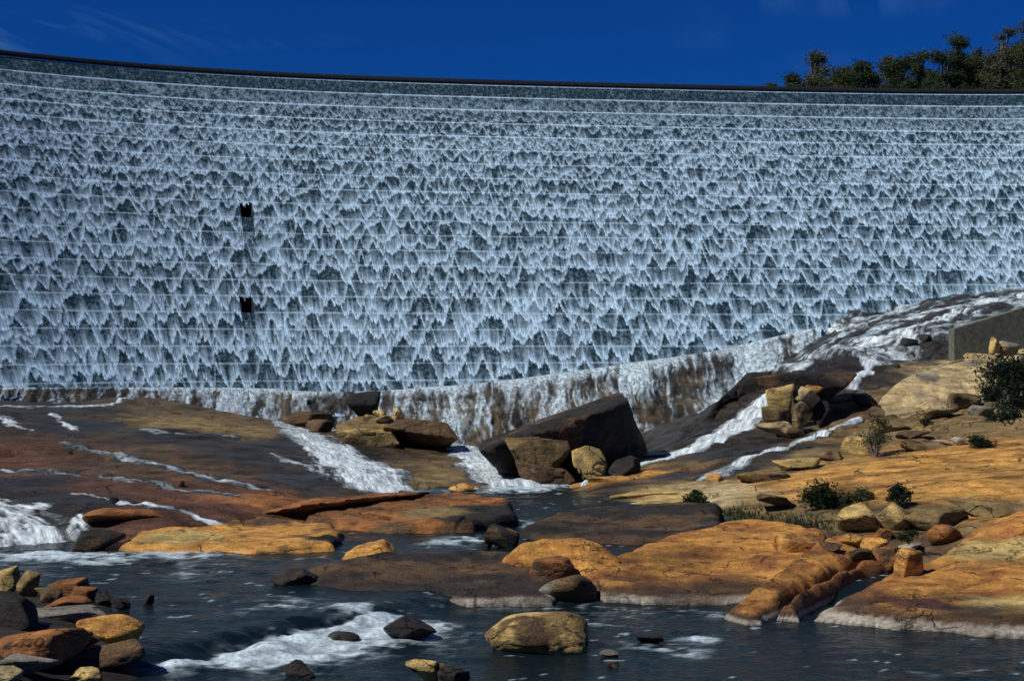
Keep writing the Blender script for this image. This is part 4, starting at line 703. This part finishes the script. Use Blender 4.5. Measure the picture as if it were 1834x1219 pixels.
# ------------------------------------------------------------------ boulders: label, px, py(foot), w, h, colours, options
BL = [
 ('rounded ochre boulder with a cracked face standing in the foreground river', 962, 1170, 190, 66, 'Y', 'B', dict(kind='round', z=LO, seed=1, sub=5, ang=6, dep=.7)),
 ('dark wet boulder left of the ochre boulder in the foreground river', 733, 1146, 98, 36, 'K', 'K', dict(z=LO, seed=2, wet=.6)),
 ('yellow-topped rock at the bottom edge of the picture, left of centre', 755, 1226, 60, 44, 'Y', 'K', dict(z=LO, seed=3)),
 ('dark jagged rock at the bottom edge beside the yellow-topped one', 812, 1230, 60, 38, 'K', 'B', dict(z=LO, seed=4, wet=.5)),
 ('small pale flat stone right of the ochre boulder', 1092, 1177, 36, 12, 'G', 'G', dict(z=LO, seed=5, kind='round')),
 ('tiny dark stone just below the pale flat stone', 1098, 1194, 20, 9, 'B', 'K', dict(z=LO, seed=6)),
 ('low dark stone in the foam right of the ochre boulder', 1165, 1152, 52, 14, 'K', 'K', dict(z=LO, seed=7, wet=.6)),
 ('half-submerged dark stone at the bottom left of the rapid', 535, 1212, 60, 26, 'K', 'B', dict(z=LO, seed=8, wet=.5)),
 ('smooth dark hump awash in the rapid', 612, 1150, 62, 16, 'K', 'N', dict(z=LO, seed=9, kind='round', wet=.7)),
 ('orange wedge-shaped boulder on the dark river slab', 660, 1012, 98, 40, 'O', 'D', dict(seed=10, kind='block', Y=62.5, roll=-.35, ang=5)),
 ('small brown rock wedged under the left of the orange dome', 985, 1042, 90, 42, 'D', 'B', dict(seed=12, Y=59, dep=.6)),
 ('smooth grey rock at the waterline between the dark and orange slabs', 1016, 1082, 112, 50, 'B', 'G', dict(seed=13, kind='round', z=LO, band=None, dep=.7)),
 ('orange capstone boulder on the back edge of the broad orange slab', 1425, 988, 76, 32, 'O', 'D', dict(seed=14, kind='block')),
 ('pale flat sandy stone between the orange dome and broad slab', 1160, 1006, 112, 13, 'W', 'P', dict(seed=15, Y=66, dep=.5, rough=.4)),
 ('angular dark rock standing in midstream below the dark shelf', 898, 982, 66, 40, 'K', 'T', dict(seed=16, z=0, kind='block', roll=.4)),
 ('small pointed dark stone left of the angular midstream rock', 873, 982, 24, 16, 'K', 'B', dict(seed=17, z=0, wet=.5)),
 ('flat dark rock at the left tip of the long dark slab', 522, 1052, 88, 30, 'K', 'B', dict(seed=18, z=-.1, wet=.4, dep=.8)),
 ('orange pebble lying in the pool below the brown ramp', 828, 881, 50, 14, 'O', 'Y', dict(seed=19, kind='round')),
 ('red conical rock at the right end of the log-like ledge', 740, 908, 60, 28, 'R', 'K', dict(seed=20, Y=82.5)),
 ('dark low rock in front of the squat red block', 196, 957, 82, 22, 'K', 'K', dict(seed=21, z=.05, wet=.5)),
 ('dark brown rock at the foot of the left waterfall', 165, 988, 96, 34, 'K', 'B', dict(seed=22, z=0, wet=.4)),
 ('small black stone perched in the thin stream left of the squat block', 203, 902, 18, 12, 'S', 'K', dict(seed=23)),
 ('small round red stone on the left bedrock', 322, 872, 16, 12, 'R', 'B', dict(seed=24, kind='round')),
 # stones on the left foreground bank
 ('pale yellow upright block at the left edge of the picture', 12, 1058, 34, 44, 'Y', 'T', dict(seed=30, kind='block')),
 ('brown round-topped boulder behind the red flat block', 44, 1068, 46, 46, 'T', 'K', dict(seed=31)),
 ('red flat-topped block on the left foreground pile', 117, 1064, 64, 26, 'D', 'R', dict(seed=32, kind='block', ang=4)),
 ('small tan stone left of the red flat-topped block', 76, 1070, 30, 18, 'T', 'B', dict(seed=33)),
 ('brown stone under the red flat-topped block', 90, 1080, 44, 24, 'B', 'T', dict(seed=34)),
 ('rounded rust stone at the right of the left foreground pile', 146, 1076, 46, 24, 'D', 'B', dict(seed=35)),
 ('dark stone sitting in the water right of the rust stone', 184, 1084, 34, 26, 'K', 'B', dict(seed=36, wet=.5)),
 ('dark cluster stone furthest right of the left foreground pile', 214, 1092, 36, 22, 'K', 'K', dict(seed=37, wet=.5)),
 ('lone small dark stone breaking the water beside the left pile', 265, 1082, 20, 18, 'S', 'K', dict(seed=38, z=0, wet=.5)),
 ('rusty flat stone above the grey plate on the left pile', 110, 1094, 90, 22, 'D', 'B', dict(seed=39)),
 ('thin grey rock plate lying across the left pile', 112, 1112, 152, 20, 'G', 'B', dict(seed=40, dep=.6, kind='block')),
 ('dark boulder coloured black for the shadow hole at the left edge above the orange slab', 22, 1128, 84, 58, 'K', 'S', dict(seed=41)),  # near-black colours paint the deep shadow into this dark rock
 ('glowing orange oval boulder on the left foreground bank', 190, 1150, 122, 46, 'O', 'D', dict(seed=42, kind='round', dep=.7, sub=5, rough=.5)),
 ('orange-brown sloping slab in the lower left corner', 50, 1188, 190, 58, 'D', 'B', dict(seed=43, dep=.8, kind='block', roll=-.12)),
 ('brown slab between the corner slab and the oval boulder', 118, 1172, 110, 34, 'B', 'D', dict(seed=44, dep=.7, roll=-.2)),
 ('smooth grey-brown tapering rock below the oval boulder', 176, 1196, 160, 46, 'B', 'G', dict(seed=45, dep=.6, roll=-.2)),
 ('grey waterline rock at the foot of the corner slab', 40, 1212, 130, 34, 'G', 'K', dict(seed=46, dep=.6)),
 ('pale stone in the bottom left corner', 8, 1232, 60, 36, 'P', 'K', dict(seed=47)),
 ('yellow lichen-topped stone at the bottom edge near the left corner', 150, 1232, 66, 30, 'Y', 'K', dict(seed=48)),
 # rubble between the big right slab and the bank
 ('flat orange stone at the left of the right-hand rubble', 1525, 978, 50, 22, 'O', 'D', dict(seed=60)),
 ('domed orange rock in the right-hand rubble', 1566, 992, 56, 32, 'O', 'D', dict(seed=61)),
 ('upright rust block beside the top of the big orange slab', 1634, 1032, 52, 48, 'O', 'B', dict(seed=62, kind='block')),
 ('brown block leaning behind the short tilted rib', 1588, 1016, 50, 34, 'D', 'B', dict(seed=63, kind='block')),
 ('round brown boulder in a dark hollow above the big orange slab', 1696, 976, 58, 36, 'D', 'B', dict(seed=64, kind='round')),
 ('white slab splinter lying in the right-hand rubble', 1634, 986, 40, 14, 'W', 'P', dict(seed=65, kind='block', roll=-.4)),
 ('olive rock with the dark hollow under it, above the big orange slab', 1690, 948, 130, 36, 'T', 'K', dict(seed=66, dep=.7)),
 ('ochre boulder under the round bush by the bank', 1545, 955, 90, 52, 'Y', 'T', dict(seed=67)),
 ('tan boulder right of the ochre boulder on the bank', 1612, 952, 80, 50, 'T', 'Y', dict(seed=68)),
 ('small rust stone in front of the ochre boulder', 1582, 966, 40, 20, 'D', 'B', dict(seed=69)),
 ('dark broken stone at the top of the tilted ribs', 1545, 1004, 44, 20, 'B', 'K', dict(seed=70)),
 ('low brown stone between the rubble and the capstone boulder', 1492, 988, 40, 16, 'B', 'D', dict(seed=71)),
 ('long olive ledge rock on the bank at the right edge', 1790, 925, 150, 26, 'T', 'P', dict(seed=72, dep=.6)),
 ('brown rock on the bank left of the bushes', 1400, 915, 90, 30, 'B', 'T', dict(seed=73, dep=.7)),
 # around the chutes
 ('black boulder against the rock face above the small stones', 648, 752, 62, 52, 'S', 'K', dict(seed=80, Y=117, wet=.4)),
 ('tiny yellow stone leftmost on the brown shelf', 660, 754, 26, 12, 'Y', 'T', dict(seed=81, Y=113.5)),
 ('yellow stone with a pointed top on the brown shelf', 678, 748, 22, 14, 'Y', 'T', dict(seed=82, Y=114)),
 ('flat pale stone on the brown shelf in front of the pointed one', 686, 756, 30, 12, 'P', 'T', dict(seed=83, Y=112.5)),
 ('tall yellow stone rightmost on the brown shelf', 712, 750, 24, 20, 'Y', 'B', dict(seed=84, Y=113.5)),
 ('dark flat boulder at the head of the wide chute', 545, 762, 100, 24, 'B', 'K', dict(seed=85, Y=122, wet=.3)),
 ('round dark boulder just left of the brown shelf', 570, 783, 52, 32, 'B', 'K', dict(seed=86, Y=116, wet=.4)),
 ('dark stone in the water at the foot of the black face', 1120, 858, 60, 40, 'K', 'K', dict(seed=90, Y=97)),
 ('flat orange rock plate beside the pool at the foot of the right chute', 1095, 866, 90, 12, 'O', 'Y', dict(seed=91, Y=92.5, dep=.6)),
 ('orange rock plate on the pool bank right of the first one', 1165, 897, 150, 16, 'Y', 'O', dict(seed=92, Y=86, dep=.5)),
 ('big square boulder at the upper left of the boulder pile', 1400, 733, 54, 46, 'Y', 'B', dict(seed=93, Y=110.5, kind='block')),
 ('pale leaning slab at the top of the boulder pile', 1448, 728, 52, 36, 'P', 'B', dict(seed=94, Y=110.5, roll=.6)),
 ('broad tan boulder at the left middle of the boulder pile', 1392, 757, 58, 30, 'T', 'K', dict(seed=95, Y=109)),
 ('upright dark tan boulder in the centre of the pile', 1436, 768, 42, 50, 'T', 'K', dict(seed=96, Y=108.8)),
 ('long pale boulder lowest in the pile', 1390, 778, 66, 24, 'P', 'B', dict(seed=97, Y=107.5)),
 ('dark boulder on the right flank of the pile', 1472, 758, 42, 44, 'K', 'B', dict(seed=98, Y=111)),
 ('brown stone at the lower right foot of the pile', 1428, 784, 42, 18, 'B', 'T', dict(seed=99, Y=107)),
 ('orange-topped stone wedged under the black log-shaped rock', 1458, 702, 34, 14, 'O', 'B', dict(seed=100, Y=112)),
 ('black boulder in the fork of the right-hand stream', 1545, 730, 38, 24, 'S', 'K', dict(seed=101, wet=.3)),
 ('black wet stone in the flow below the dam foot', 1630, 620, 30, 16, 'S', 'K', dict(seed=102, wet=.6)),
 ('second black wet stone, right of the first below the dam foot', 1660, 612, 22, 14, 'S', 'K', dict(seed=103, wet=.6)),
 # right-hand hillside
 ('pale flat rock with a shaded front, right of the pale dome foot', 1684, 748, 76, 30, 'P', 'B', dict(seed=110)),
 ('tan blocky rock right of the flat pale rock', 1735, 732, 70, 28, 'T', 'B', dict(seed=111)),
 ('small grey boulder below the tan blocky rock', 1765, 748, 50, 22, 'G', 'T', dict(seed=112)),
 ('ochre triangular rock beside the thin sapling', 1540, 812, 58, 30, 'Y', 'B', dict(seed=113, kind='block')),
 ('ochre slab low on the slope beside the narrow stream', 1432, 842, 90, 22, 'Y', 'B', dict(seed=114, dep=.6)),
 ('tan slab further down the slope beside the narrow stream', 1370, 862, 100, 20, 'T', 'K', dict(seed=115, dep=.6)),
 ('small ochre boulder at the lower end of the narrow stream', 1282, 862, 36, 14, 'O', 'Y', dict(seed=116)),
 ('tan boulder above the ochre slab on the slope', 1490, 825, 50, 18, 'T', 'B', dict(seed=117)),
 ('white stone lying on the orange hillside', 1718, 798, 28, 16, 'W', 'P', dict(seed=118)),
 ('flat pale stone left of the white stone', 1695, 797, 32, 9, 'W', 'P', dict(seed=119)),
 ('brown ledge rock under the white stone', 1660, 806, 90, 18, 'T', 'B', dict(seed=120, dep=.5)),
 ('upright yellow rock in front of the concrete wall', 1785, 632, 26, 30, 'Y', 'T', dict(seed=121, Y=124, roll=.4)),
 ('round grey rock right of the upright yellow rock by the wall', 1812, 634, 36, 24, 'G', 'P', dict(seed=122, Y=124)),
 ('flat pale rock below the concrete wall end', 1765, 650, 60, 18, 'P', 'T', dict(seed=123, Y=121)),
 ('tan ledge at the right edge below the grey rock', 1815, 655, 60, 20, 'P', 'B', dict(seed=124, Y=120)),
 ('low brown rock on the slope above the sapling', 1600, 772, 80, 18, 'T', 'B', dict(seed=125)),
 ('brown ledge rock at the right of the middle slope', 1640, 785, 60, 14, 'B', 'T', dict(seed=126)),
]
for lb, px, py, w, h, a, b, k in BL: boulder(lb, px, py, w, h, a, b, **k)

# ------------------------------------------------------------------ concrete training wall on the right bank
wl = empty('training_wall', PY(1760, 628, 126)); tag(wl, 'weathered grey concrete wall climbing the right bank below the dam', 'wall')
def wall_seg(a, b, th=.9):
    (x0, y0, zt0, zb0), (x1, y1, zt1, zb1) = a, b; d = Vector((x1 - x0, y1 - y0, 0)).normalized(); nx, ny = -d.y * th, d.x * th
    v = [(x0, y0, zb0), (x1, y1, zb1), (x1, y1, zt1), (x0, y0, zt0), (x0 + nx, y0 + ny, zb0), (x1 + nx, y1 + ny, zb1), (x1 + nx, y1 + ny, zt1), (x0 + nx, y0 + ny, zt0)]
    mesh('wall_panel', v, [(0, 1, 2, 3), (5, 4, 7, 6), (3, 2, 6, 7), (1, 5, 6, 2), (4, 0, 3, 7), (0, 4, 5, 1)], WALLC, wl, smooth=False)
pA = [(1709, 589, 632, 126.0), (1752, 576, 626, 126.5), (1795, 563, 618, 127), (1840, 549, 610, 127.5), (1900, 530, 600, 128), (1980, 505, 585, 129)]
W3 = [(PY(p[0], p[1], p[3])[0], p[3], PY(p[0], p[1], p[3])[2], PY(p[0], p[2], p[3])[2] - .6) for p in pA]
for a, b in zip(W3[:-1], W3[1:]):
    wall_seg(a, (b[0] - .02, b[1], b[2], b[3]))

# ------------------------------------------------------------------ plants
def leaves(n, centers, radii, size, seed, flat=.6):
    rs = np.random.RandomState(seed); c = np.array(centers); r = np.array(radii); w = (r.prod(1)) ** .7; k = rs.choice(len(c), n, p=w / w.sum())
    d = rs.normal(0, 1, (n, 3)); d /= np.linalg.norm(d, axis=1)[:, None]; q = rs.rand(n) ** .5 * (1 + .25 * rs.randn(n) * (rs.rand(n) < .3))
    P = c[k] + d * q[:, None] * r[k]
    P += .26 * r[k].mean(1)[:, None] * rs.normal(0, 1, (n, 3))
    a = rs.normal(0, 1, (n, 3)); a[:, 2] *= flat; a /= np.linalg.norm(a, axis=1)[:, None]; b = np.cross(a, rs.normal(0, 1, (n, 3))); b /= np.linalg.norm(b, axis=1)[:, None]
    s = size * rs.uniform(.55, 1.35, n)[:, None]
    V = np.stack([P - a * s, P + b * s * .42, P + a * s, P - b * s * .42], 1).reshape(-1, 3)
    tint = np.repeat(rs.uniform(.75, 1.2, n) * (.75 + .5 * rs.rand(len(c))[k]), 4)
    return V, np.arange(4 * n).reshape(n, 4), tint
def tube(pts, rad, sides=6):
    pts = np.array(pts, float); V = []; 
    for i, p in enumerate(pts):
        t = pts[min(i + 1, len(pts) - 1)] - pts[max(i - 1, 0)]; t /= np.linalg.norm(t); u = np.cross(t, (.3, .9, .1)); u /= np.linalg.norm(u); v = np.cross(t, u)
        for k in range(sides): a = 2 * math.pi * k / sides; V.append(p + rad[i] * (math.cos(a) * u + math.sin(a) * v))
    Q = [(i * sides + k, i * sides + (k + 1) % sides, (i + 1) * sides + (k + 1) % sides, (i + 1) * sides + k) for i in range(len(pts) - 1) for k in range(sides)]
    return np.array(V), np.array(Q)
def tubes(L):
    V = []; Q = []; o = 0
    for p, r in L: v, q = tube(p, r); V.append(v); Q.append(q + o); o += len(v)
    return np.concatenate(V), np.concatenate(Q)
GUM = [m_leaf('gum_leaf', (.075, .10, .046)), m_leaf('grey_gum_leaf', (.10, .11, .068)), m_leaf('dark_gum_leaf', (.052, .078, .04))]
BUSHM = [m_leaf('bush_leaf', (.035, .05, .024)), m_leaf('olive_bush_leaf', (.075, .085, .04)), m_leaf('dark_bush_leaf', (.022, .036, .024))]
def bush(label, px, py, w, h, mi=0, seed=0, Y=None, n=1500, size=.10, loose=False, group=None):
    p = PY(px, py, Y) if Y else hit(px, py); S_ = p[1] / F; W, H = w * S_, h * S_; rs = np.random.RandomState(seed)
    root = empty('bush', p); tag(root, label, 'bush', group)
    nc = 14 if loose else 9; C_ = []; R_ = []; L = []
    for i in range(nc):
        hz = rs.uniform(.28, .86); wd = math.sin(math.pi * min(1, hz * .9 + .12)) * .38
        c = np.array([p[0] + rs.uniform(-wd, wd) * W, p[1] + rs.uniform(-wd, wd) * W, p[2] + hz * H]); C_.append(c); f = rs.uniform(.12, .2) if loose else rs.uniform(.2, .3); R_.append((W * f, W * f, H * f * .8))
        L.append(([np.array(p) - (0, 0, .1), np.array(p) * .5 + c * .5 + rs.normal(0, .04 * W, 3), c], (.035 * H * .6, .02 * H * .6, .006)))
    v, q = tubes(L); mesh('stem', v, q, BARK, root)
    v, q, t = leaves(n, C_, R_, size, seed); mesh('foliage', v, q, BUSHM[mi], root, smooth=False, tint=t)
bush('small dark bush on the pale rock at the left of the bank bushes', 1247, 914, 46, 36, 0, 1, n=1200, size=.09)
bush('tall dark feathery bush, largest of the bushes on the bank', 1480, 928, 84, 72, 0, 2, Y=76, n=3000, size=.10)
bush('olive low bush behind the tall feathery bush', 1540, 896, 62, 18, 1, 3, n=1000, size=.08)
bush('compact round dark bush sitting on the orange slope', 1612, 907, 46, 38, 2, 4, n=1800, size=.08)
bush('thin olive bush between the tall feathery one and the ochre boulder', 1518, 925, 34, 40, 1, 5, Y=75, n=900, size=.09, loose=True)
bush('thin sapling with sparse leaves standing above the narrow stream', 1568, 818, 62, 84, 1, 6, n=900, size=.09, loose=True)
bush('low dark bush beside the white stone', 1752, 802, 56, 20, 2, 7, n=1000, size=.09)
bush('big dark bush at the right edge under the concrete wall', 1812, 765, 130, 128, 2, 8, Y=108, n=6000, size=.14)
bush('dark feathery bush in front of the tan blocky rock', 1775, 735, 80, 46, 2, 9, Y=111, n=1800, size=.13, loose=True)
bush('dark bush lowest at the right edge of the hillside', 1812, 792, 84, 60, 2, 10, Y=103, n=2200, size=.13)
bush('tiny green shrub in the gap of the right-hand rubble', 1628, 970, 40, 22, 0, 11, Y=66, n=700, size=.06)
bush('tiny shrub at the foot of the pale dome', 1655, 762, 26, 14, 0, 12, n=400, size=.08)
bush('small olive shrub under the thin sapling', 1575, 795, 40, 22, 1, 13, n=500, size=.08)
# grass and weed: nobody could count it
def grass(cells, seed, hgt, mat, n, col_=None):
    rs = np.random.RandomState(seed); V = []; 
    for px, py, w, h in cells:
        for i in range(n):
            a, b = px + rs.normal(0, w / 2), py + rs.normal(0, h / 2); V.append((a, b))
    V = np.array(V); out_ = []; T_ = []
    for a, b in V:
        x, y, z = hit(a, b, True, 44)
        z = max(z, float(tz_at(x, y)))
        for k in range(4):
            an = rs.rand() * 6.28; le = rs.uniform(.4, 1) * hgt; wd = .03 * le + .008; dx_, dy_ = math.cos(an), math.sin(an); ln = rs.uniform(.2, .7) * le
            out_ += [(x - dy_ * wd, y + dx_ * wd, z - .03), (x + dy_ * wd, y - dx_ * wd, z - .03), (x + dx_ * ln + rs.normal(0, .02), y + dy_ * ln, z + le)]; T_ += [rs.uniform(.6, 1.4)] * 3
    n_ = len(out_) // 3
    return mesh('grass', out_, np.arange(3 * n_).reshape(n_, 3), mat, None, False, tint=np.array(T_))
tag(grass([(1330, 925, 50, 20), (1400, 935, 90, 26), (1450, 945, 50, 16), (1360, 955, 60, 8)], 5, .28, BUSHM[0], 260), 'low dark green grass on the bank behind the broad orange slab', 'grass', kind='stuff')

# ------------------------------------------------------------------ wooded hillside behind the dam's right end
hx, hy = np.meshgrid(np.linspace(10, 190, 60), np.linspace(186, 330, 40))
hz = 26 + 13 * sstep(20, 95, hx) + .05 * (hy - 190) + 2.0 * fbm2(hx * .05, hy * .05, 700, 3)
ccol = mixc(np.broadcast_to(np.array((.06, .05, .03)), hx.shape + (3,)), np.array((.05, .06, .03)), sstep(-.2, .3, fbm2(hx * .2, hy * .2, 701, 3)))
tag(mesh('hillside', np.stack([hx, hy, hz], -1), gridq(*hx.shape), ROCK, Col=ccol.reshape(-1, 3), wet=np.zeros(hx.size)), kind='structure')
def gum(label, px, top, w, Y, mi, seed, low=168, dens=1.0, tall=False, clumps=13):
    rs = np.random.RandomState(seed); x, y, zt = PY(px, top, Y); S_ = Y / F
    zb = float(26 + 13 * sstep(20, 95, np.array(x)) + .05 * (Y - 190)) - .5; H = zt - zb; W = w * S_ * 1.2
    root = empty('gum_tree', (x, y, zb)); tag(root, label, 'tree', 'gum trees behind the dam crest')
    C_ = []; R_ = []; L = []; vis = (low - top) * S_
    tr = [np.array((x, y, zb)), np.array((x + rs.normal(0, .3), y, zb + H * .35)), np.array((x + rs.normal(0, .5), y, zb + H * .65)), np.array((x + rs.normal(0, .4), y, zt - .06 * H))]
    L.append((tr, (.035 * H * .6, .025 * H * .6, .016 * H * .6, .01 * H * .4)))
    for i in range(clumps):
        f = rs.rand() ** .7; hh = zt - .05 * vis - f * (vis * 1.1 + 1.0); spread = (.10 + .46 * (f if not tall else f ** 1.4)) * W
        an = rs.rand() * 6.28; rr = spread * rs.uniform(.3, 1)
        c = np.array((x + math.cos(an) * rr, y + math.sin(an) * rr, hh)); C_.append(c); q = rs.uniform(.07, .20) * W + .15; R_.append((q * rs.uniform(.8, 1.4), q, q * rs.uniform(.45, .9)))
        t0 = tr[1] * .5 + tr[2] * .5 if f > .5 else tr[2] * .6 + tr[3] * .4
        L.append(([t0, t0 * .5 + c * .5 + (0, 0, -.08 * H * rs.rand()), c], (.014 * H * .6, .009 * H * .6, .004 * H)))
    v, q = tubes(L); mesh('trunk', v, q, BARK, root)
    v, q, t = leaves(int(370 * clumps * dens), C_, R_, .20, seed, .8); mesh('crown', v, q, GUM[mi], root, smooth=False, tint=t)
TR_ = [('low scrubby gum leftmost on the dam crest skyline', 1385, 152, 40, 205, 0, 1, .8, False, 7),
 ('thin bare-topped gum tree near the left of the skyline trees', 1462, 90, 76, 210, 1, 2, .55, True, 15),
 ('small rounded gum left of the thin bare-topped tree', 1424, 128, 44, 208, 0, 3, .9, False, 9),
 ('low bushy gum right of the thin bare-topped tree', 1512, 118, 70, 215, 0, 4, .8, False, 12),
 ('dark spreading gum in the middle of the skyline trees', 1548, 113, 62, 212, 2, 5, 1.0, False, 12),
 ('gum with a high wispy sprig above the middle trees', 1594, 96, 60, 222, 1, 6, .6, True, 12),
 ('dense dark gum left of the tallest pale-limbed tree', 1610, 112, 70, 214, 2, 7, 1.0, False, 14),
 ('leafy gum with a pale trunk showing, centre right of the skyline', 1648, 94, 70, 218, 0, 8, .9, False, 14),
 ('slender tall gum with a narrow top rising above its neighbours', 1716, 52, 66, 216, 2, 9, .9, True, 18),
 ('broad gum between the slender tall one and the frame edge', 1748, 80, 80, 220, 0, 10, .9, False, 16),
 ('dark low gum filling the gap below the slender tall one', 1690, 92, 70, 212, 2, 11, 1.0, False, 14),
 ('big brownish gum rising towards the right edge', 1796, 48, 96, 214, 1, 12, 1.0, False, 20),
 ('tallest gum, partly cut by the right edge of the picture', 1846, 32, 92, 210, 0, 13, 1.0, False, 20)]
for lb, px, top, w, Y, mi, sd, dn, tl, cl in TR_: gum(lb, px, top, w, Y, mi, sd, dens=dn, tall=tl, clumps=int(cl * 2.1))
